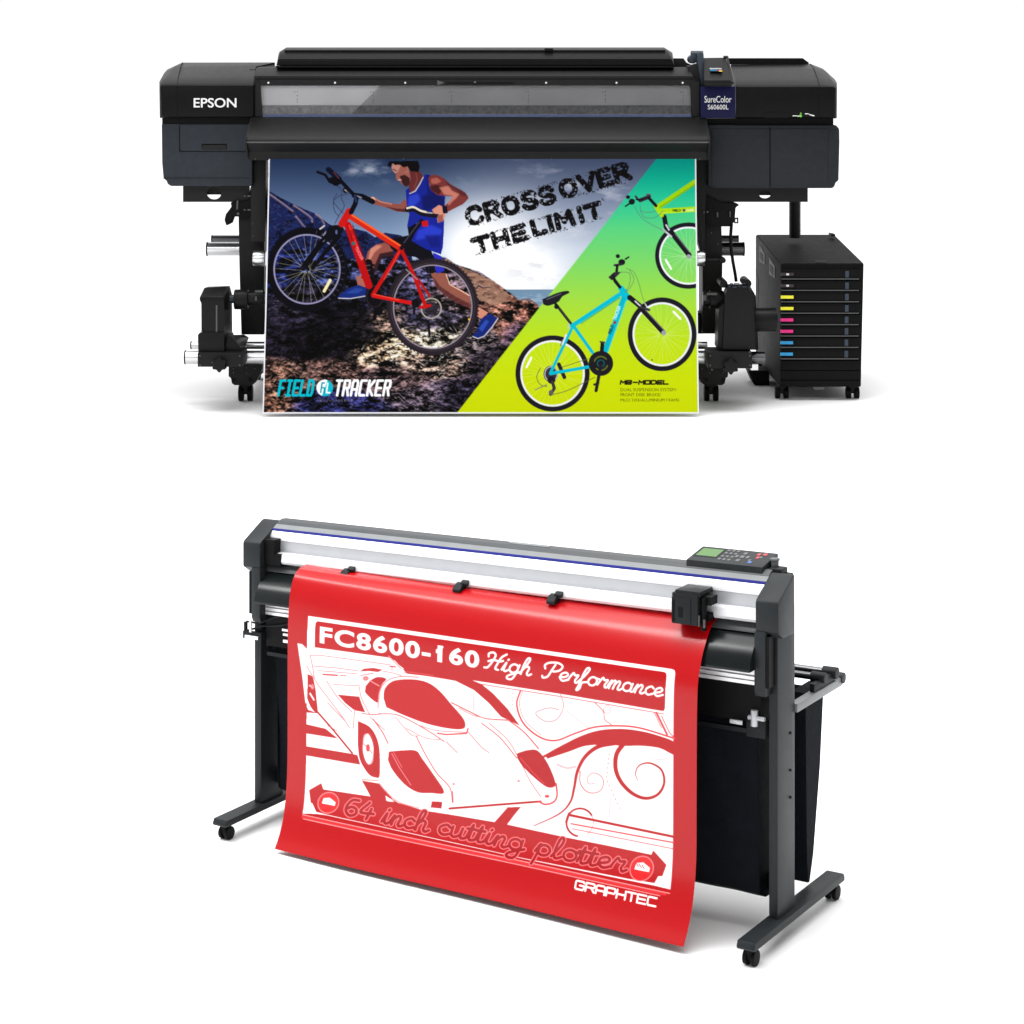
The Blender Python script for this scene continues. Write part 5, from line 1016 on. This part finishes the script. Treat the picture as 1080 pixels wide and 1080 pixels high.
# cutting head
ch = K.part('cutting_head', [box(.8335, .877, -.038, .004, .4625, .509), box(.8375, .880, -.036, .008, .505, .513), box(.8335, .866, -.0395, .0, .4632, .503)], 'cdark', bevel=.002)
K.part('head_slot', [box(.8455, .8520, -.0403, -.03, .4735, .4885), box(.8345, .8385, -.0403, -.03, .466, .499)], 'deep', ch)
K.part('blade_holder', [cyl((.882, -.028, .455), (.882, -.028, .503), .0042, 16), box(.874, .893, -.026, -.004, .492, .5045), box(.874, .888, -.022, 0, .468, .478)], 'deep', ch); K.part('blade_clip', [box(.8765, .8790, -.0365, -.034, .462, .478), box(.8835, .8865, -.033, -.031, .460, .472)], 'lip', ch)
# control panel
def tilt(x0, x1, y0, z0, y1, z1, th):
    return loft([[(x0, y0, z0), (x1, y0, z0), (x1, y0, z0 - th), (x0, y0, z0 - th)], [(x0, y1, z1), (x1, y1, z1), (x1, y1, z1 - th), (x0, y1, z1 - th)]])
kp = K.part('control_panel', [tilt(.823, .951, .030, .5440, .088, .5540, .014), box(.83, .945, .034, .08, .50, .535)], 'cgrey', bevel=.002)
def onp(x0, x1, f0, f1, e=.0006):
    y0, y1 = .030 + f0 * .058, .030 + f1 * .058; z0, z1 = .5440 + f0 * .01 + e, .5440 + f1 * .01 + e
    return loft([[(x0, y0, z0 - .001), (x1, y0, z0 - .001), (x1, y0, z0), (x0, y0, z0)], [(x0, y1, z1 - .001), (x1, y1, z1 - .001), (x1, y1, z1), (x0, y1, z1)]])
K.part('display', [onp(.8295, .8640, .34, .84)], 'lcd', kp); K.part('display_bezel', [onp(.827, .8665, .28, .90, .0003)], 'cdark', kp)
K.part('key', [onp(x, x + .005, f, f + .1) for x in (.870, .878, .886) for f in (.2, .4, .62, .8)] + [onp(.9185, .9225, .3, .4), onp(.93, .935, .55, .65)], 'key', kp, bevel=.0003)
K.part('key', [onp(.892, .897, .45, .6), onp(.910, .915, .45, .6), onp(.9, .906, .68, .82), onp(.9, .906, .2, .34), onp(.9, .907, .45, .6)], 'key', kp)
K.part('key', [onp(.922, .928, .70, .84), onp(.931, .938, .74, .88), onp(.9255, .931, .5, .64)], 'red', kp); K.part('key', [onp(.921, .9275, .16, .28)], 'bluebtn', kp)
K.part('lever_knob', [cyl((.957, .062, .535), (.957, .062, .5485), .006, 20), cyl((.957, .062, .5485), (.957, .062, .552), .0075, 20)], 'key', bevel=.001)
K.part('side_latch', [box(.955, .977, .042, .066, .525, .541), box(.962, .985, .045, .07, .51, .532)], 'cdark', bevel=.003)
# roll holder arms at the back, media roll
for x in (.012, .988):
    ar = K.part('roll_arm', [box(x - .008, x + .006, .062, .235, .326, .339)], 'armgrey', bevel=.0015)
    K.part('roller_cap', [cyl((x - .012, .236, .337), (x + .008, .236, .337), .0085, 20)], 'cgrey', ar, bevel=.001)
    K.part('roller_bracket', [box(x - .004, x + .004, .13, .21, .339, .352), cyl((x - .014, .16, .355), (x + .01, .16, .355), .008, 16), cyl((x - .014, .205, .352), (x + .01, .205, .352), .009, 16)], 'cdark', ar, bevel=.001)
K.part('support_roller', [cyl((.02, .16, .355), (.98, .16, .355), .0055, 20)], 'dsilver'); K.part('support_roller', [cyl((.02, .205, .352), (.98, .205, .352), .0055, 20)], 'dsilver')
for s_ in (0, 1):
    if s_ == 0:
        K.part('front_arm', [box(-.006, .034, -.012, -.004, .3315, .345), cyl((-.004, -.006, .345), (-.004, -.006, .36), .0035), pipe([(.0, -.01, .362), (.02, .0, .358), (.05, -.004, .372), (.09, -.002, .385)], .002, 8), pipe([(.0, -.01, .345), (.03, .0, .355), (.06, -.004, .360), (.095, -.002, .368)], .002, 8)], 'cdark', bevel=.001)
        K.part('arm_fitting', [box(.0, .028, -.014, -.011, .333, .3385), cyl((.012, -.013, .345), (.012, -.013, .366), .0025), box(.076, .09, -.006, -.003, .333, .338), box(.076, .092, -.006, -.003, .345, .349), box(.074, .088, -.006, -.003, .353, .357), box(.074, .086, -.006, -.003, .384, .387)], 'calu')
    else:
        K.part('arm_fitting', [box(.918, .9385, -.014, -.011, .3190, .3250), cyl((.955, -.006, .318), (.955, -.006, .342), .0055, 12), cyl((.945, -.006, .33), (.972, -.006, .33), .0035, 12)], 'calud', bevel=.0008)
K.part('arm_clamp', [box(.94, .972, -.004, .02, .30, .326)], 'cdark', bevel=.002)
K.part('side_vent', [box(1.0005, 1.0012, .0, .02, .40, .41)], 'cgrey') if False else None
# cloth basket : U-shaped sling with end gussets
def cloth_pos(s, t):
    X = .045 + .905 * s
    prof = np.array([(.014, .316), (.016, .20), (.018, .10), (.022, .062), (.045, .050), (.085, .048), (.115, .060), (.140, .12), (.172, .21), (.200, .325)])
    u = t * (len(prof) - 1); i = np.minimum(u.astype(int), len(prof) - 2); f = u - i
    y = prof[i, 0] * (1 - f) + prof[i + 1, 0] * f; z = prof[i, 1] * (1 - f) + prof[i + 1, 1] * f
    wv = np.sin(X * 37) * .0022 + np.sin(X * 91 + z * 30) * .0010 + np.sin(X * 13 + z * 9) * .003
    e = np.clip(z * 6, 0, 1) * (1 - np.clip((z - .2) * 8, 0, 1)); y = y + wv * (.3 + e)
    return X, y, z
ns, ntt = 120, 60; s_, t_ = np.meshgrid(np.linspace(0, 1, ns), np.linspace(0, 1, ntt)); X_, Y_, Z_ = cloth_pos(s_.ravel(), t_.ravel())
vv = [tuple(p) for p in np.c_[X_, Y_, Z_]]; ff = [(j * ns + i, j * ns + i + 1, (j + 1) * ns + i + 1, (j + 1) * ns + i) for j in range(ntt - 1) for i in range(ns - 1)]
def offs(v, d): return [(x, y + d[0], z + d[1]) for x, y, z in v]
bk = K.part('cloth_basket', [(vv, ff), (offs(vv, (.0018, .0015)), ff)], 'cloth', label='black cloth basket slung between the legs')
gp_ = [(.016, .316), (.018, .20), (.020, .10), (.024, .064), (.045, .053), (.085, .051), (.113, .063), (.138, .12), (.170, .21), (.198, .325)]
K.part('basket_end', [xp(gp_, .9485, .9510)], 'cloth', bk); K.part('basket_end', [xp(gp_, .0435, .046)], 'cloth', bk)
K.part('rear_flap', [xp([(.135, .335), (.205, .335), (.190, .21), (.165, .085), (.150, .045), (.144, .045), (.140, .10)], .951, .975)], 'cloth', bk)
K.part('stand_beam', [box(.024, .976, .05, .062, .06, .085)], 'deep')

# ------------------------------------------------------------------ red vinyl fed out of the plotter
art = vinyl_art()
PR = np.array([(.028, .4712), (.006, .4672), (-.0061, .4612), (-.022, .4475), (-.038, .4275), (-.048, .408), (-.0565, .382), (-.0592, .35), (-.060, .30), (-.060, .20), (-.0605, .14), (-.063, .11), (-.0675, .085), (-.0755, .058), (-.088, .033), (-.103, .012)])
PLf = np.array([(.028, .4712), (.000, .4752), (-.014, .4752), (-.028, .472), (-.040, .463), (-.0475, .450), (-.0530, .432), (-.0565, .405), (-.0590, .36), (-.060, .26), (-.0605, .155), (-.0625, .108), (-.0665, .075), (-.073, .048), (-.082, .026), (-.0935, .008)])
PR_, PL_ = smooth_path(PR, 10), smooth_path(PLf, 10)
def arcs(p): return np.r_[0, np.cumsum(np.hypot(*np.diff(p, axis=0).T))]
SR, SL = arcs(PR_), arcs(PL_); U_ = np.linspace(0, 1, len(PR_))
def vpos(s, t):
    # left edge and right edge drape a little differently, blended across the width
    yr, zr = np.interp(t, SR / SR[-1], PR_[:, 0]), np.interp(t, SR / SR[-1], PR_[:, 1])
    yl, zl = np.interp(t, SL / SL[-1], PL_[:, 0]), np.interp(t, SL / SL[-1], PL_[:, 1])
    k = s ** .8; y = yl * (1 - k) + yr * k; z = zl * (1 - k) + zr * k
    X = .1263 + (.8867 + .016 * np.clip(1 - t / .07, 0, 1) ** 1.5 - .1263) * s
    y = y + .0010 * np.sin(s * 9 + t * 3) * np.clip(t * 3 - .8, 0, 1) - .0012 * np.sin(s * 5.3 + 1) * np.clip(t * 4 - 3, 0, 1); z = np.maximum(z, .002)
    Z2 = z * (1 + KL * (1 - X)); return np.c_[(X + SK * y) * LU, y * LU, Z2 * LU]
HV = homography([(.1670, .4019), (.8478, .3987), (.8478, .0715), (.1645, .0662)], [(323.7, 649.9), (710.3, 707.2), (710.3, 940), (322.4, 857.3)])
aR = SR[-1] - np.interp(.30, PR_[::-1, 1], SR[::-1]); aL = SL[-1] - np.interp(.30, PL_[::-1, 1], SL[::-1])
def vcol(s, t):
    k = s ** .8; X = .1263 + (.8867 - .1263) * s
    zl = .30 + SL[-1] * (1 - t) - aL; zr = .30 + SR[-1] * (1 - t) - aR   # distance along the sheet, level with .30 on the stand
    Zf = zl * (1 - k) + zr * k; Zf = np.where(Zf > .4065, .45, Zf)
    u, v = apply_h(HV, X, Zf); return art.sample(u, v)
vn = sheet('vinyl_sheet', 820, 760, vpos, vcol, 'vinyl', CLOC, CY)
vn['label'] = 'glossy red vinyl sheet with a white racing car on the cutting plotter'; vn['category'] = 'vinyl sheet'
del art

# ------------------------------------------------------------------ light
w = bpy.data.worlds.new('World'); S.world = w; w.use_nodes = True
nt = w.node_tree; bgd = nt.nodes['Background']; bgd.inputs['Strength'].default_value = 1.0
# environment tuned by direction: white ahead, dimmed behind the camera to darken front faces
tc = nt.nodes.new('ShaderNodeTexCoord'); sp_ = nt.nodes.new('ShaderNodeSeparateXYZ'); mr = nt.nodes.new('ShaderNodeMapRange'); mr.interpolation_type = 'SMOOTHSTEP'
mr.inputs['From Min'].default_value = -.75; mr.inputs['From Max'].default_value = .45; mr.inputs['To Min'].default_value = .42; mr.inputs['To Max'].default_value = 1.02
cc = nt.nodes.new('ShaderNodeCombineColor')
nt.links.new(tc.outputs['Generated'], sp_.inputs[0]); nt.links.new(sp_.outputs['Y'], mr.inputs['Value'])
for k_ in ('Red', 'Green', 'Blue'): nt.links.new(mr.outputs['Result'], cc.inputs[k_])
nt.links.new(cc.outputs[0], bgd.inputs['Color'])
def area(name, loc, rot, sx, sy, power):
    l = bpy.data.lights.new(name, 'AREA'); l.shape = 'RECTANGLE'; l.size = sx; l.size_y = sy; l.energy = power
    o = bpy.data.objects.new(name, l); COL.objects.link(o); o.location = loc; o.rotation_euler = rot; return o
area('overhead_fill', (0, 11.0, 6.0), (math.radians(4), 0, 0), 6, 1.6, 170)  # added unseen lamp for gloss highlights and a whiter floor
def aimed(name, loc, tgt, sx, sy, power, spin=0):
    o = area(name, loc, (0, 0, 0), sx, sy, power); d_ = Vector(tgt) - Vector(loc)
    o.rotation_mode = 'QUATERNION'; q_ = d_.to_track_quat('-Z', 'Y'); ax = Vector((math.cos(CY), math.sin(CY), 0))
    zz = -d_.normalized(); xx = (ax - ax.dot(zz) * zz).normalized(); yy = zz.cross(xx)
    o.rotation_quaternion = Matrix((xx, yy, zz)).transposed().to_quaternion(); return o
aimed('sheen_strip', (-2.9, 5.0, 4.2), (-.05, 4.9, .5), 4.6, .6, 165)  # added unseen strip light, placed so its reflection gives the vinyl a sheen
area('floor_fill', (0, 4.6, 5.0), (0, 0, 0), 6, 4, 150)  # added unseen fill, brightens the floor to wash out the plotter's shadow
sl = bpy.data.lights.new('studio_key', 'SUN'); sl.energy = 2.0; sl.angle = math.radians(60); so = bpy.data.objects.new('studio_key', sl); COL.objects.link(so); so.rotation_euler = (math.radians(3), math.radians(-4), 0); so.location = (0, 8, 8)
S.view_settings.view_transform = 'Standard'; S.view_settings.look = 'None'; S.view_settings.exposure = 0; S.view_settings.gamma = 1
S.render.engine = 'CYCLES'
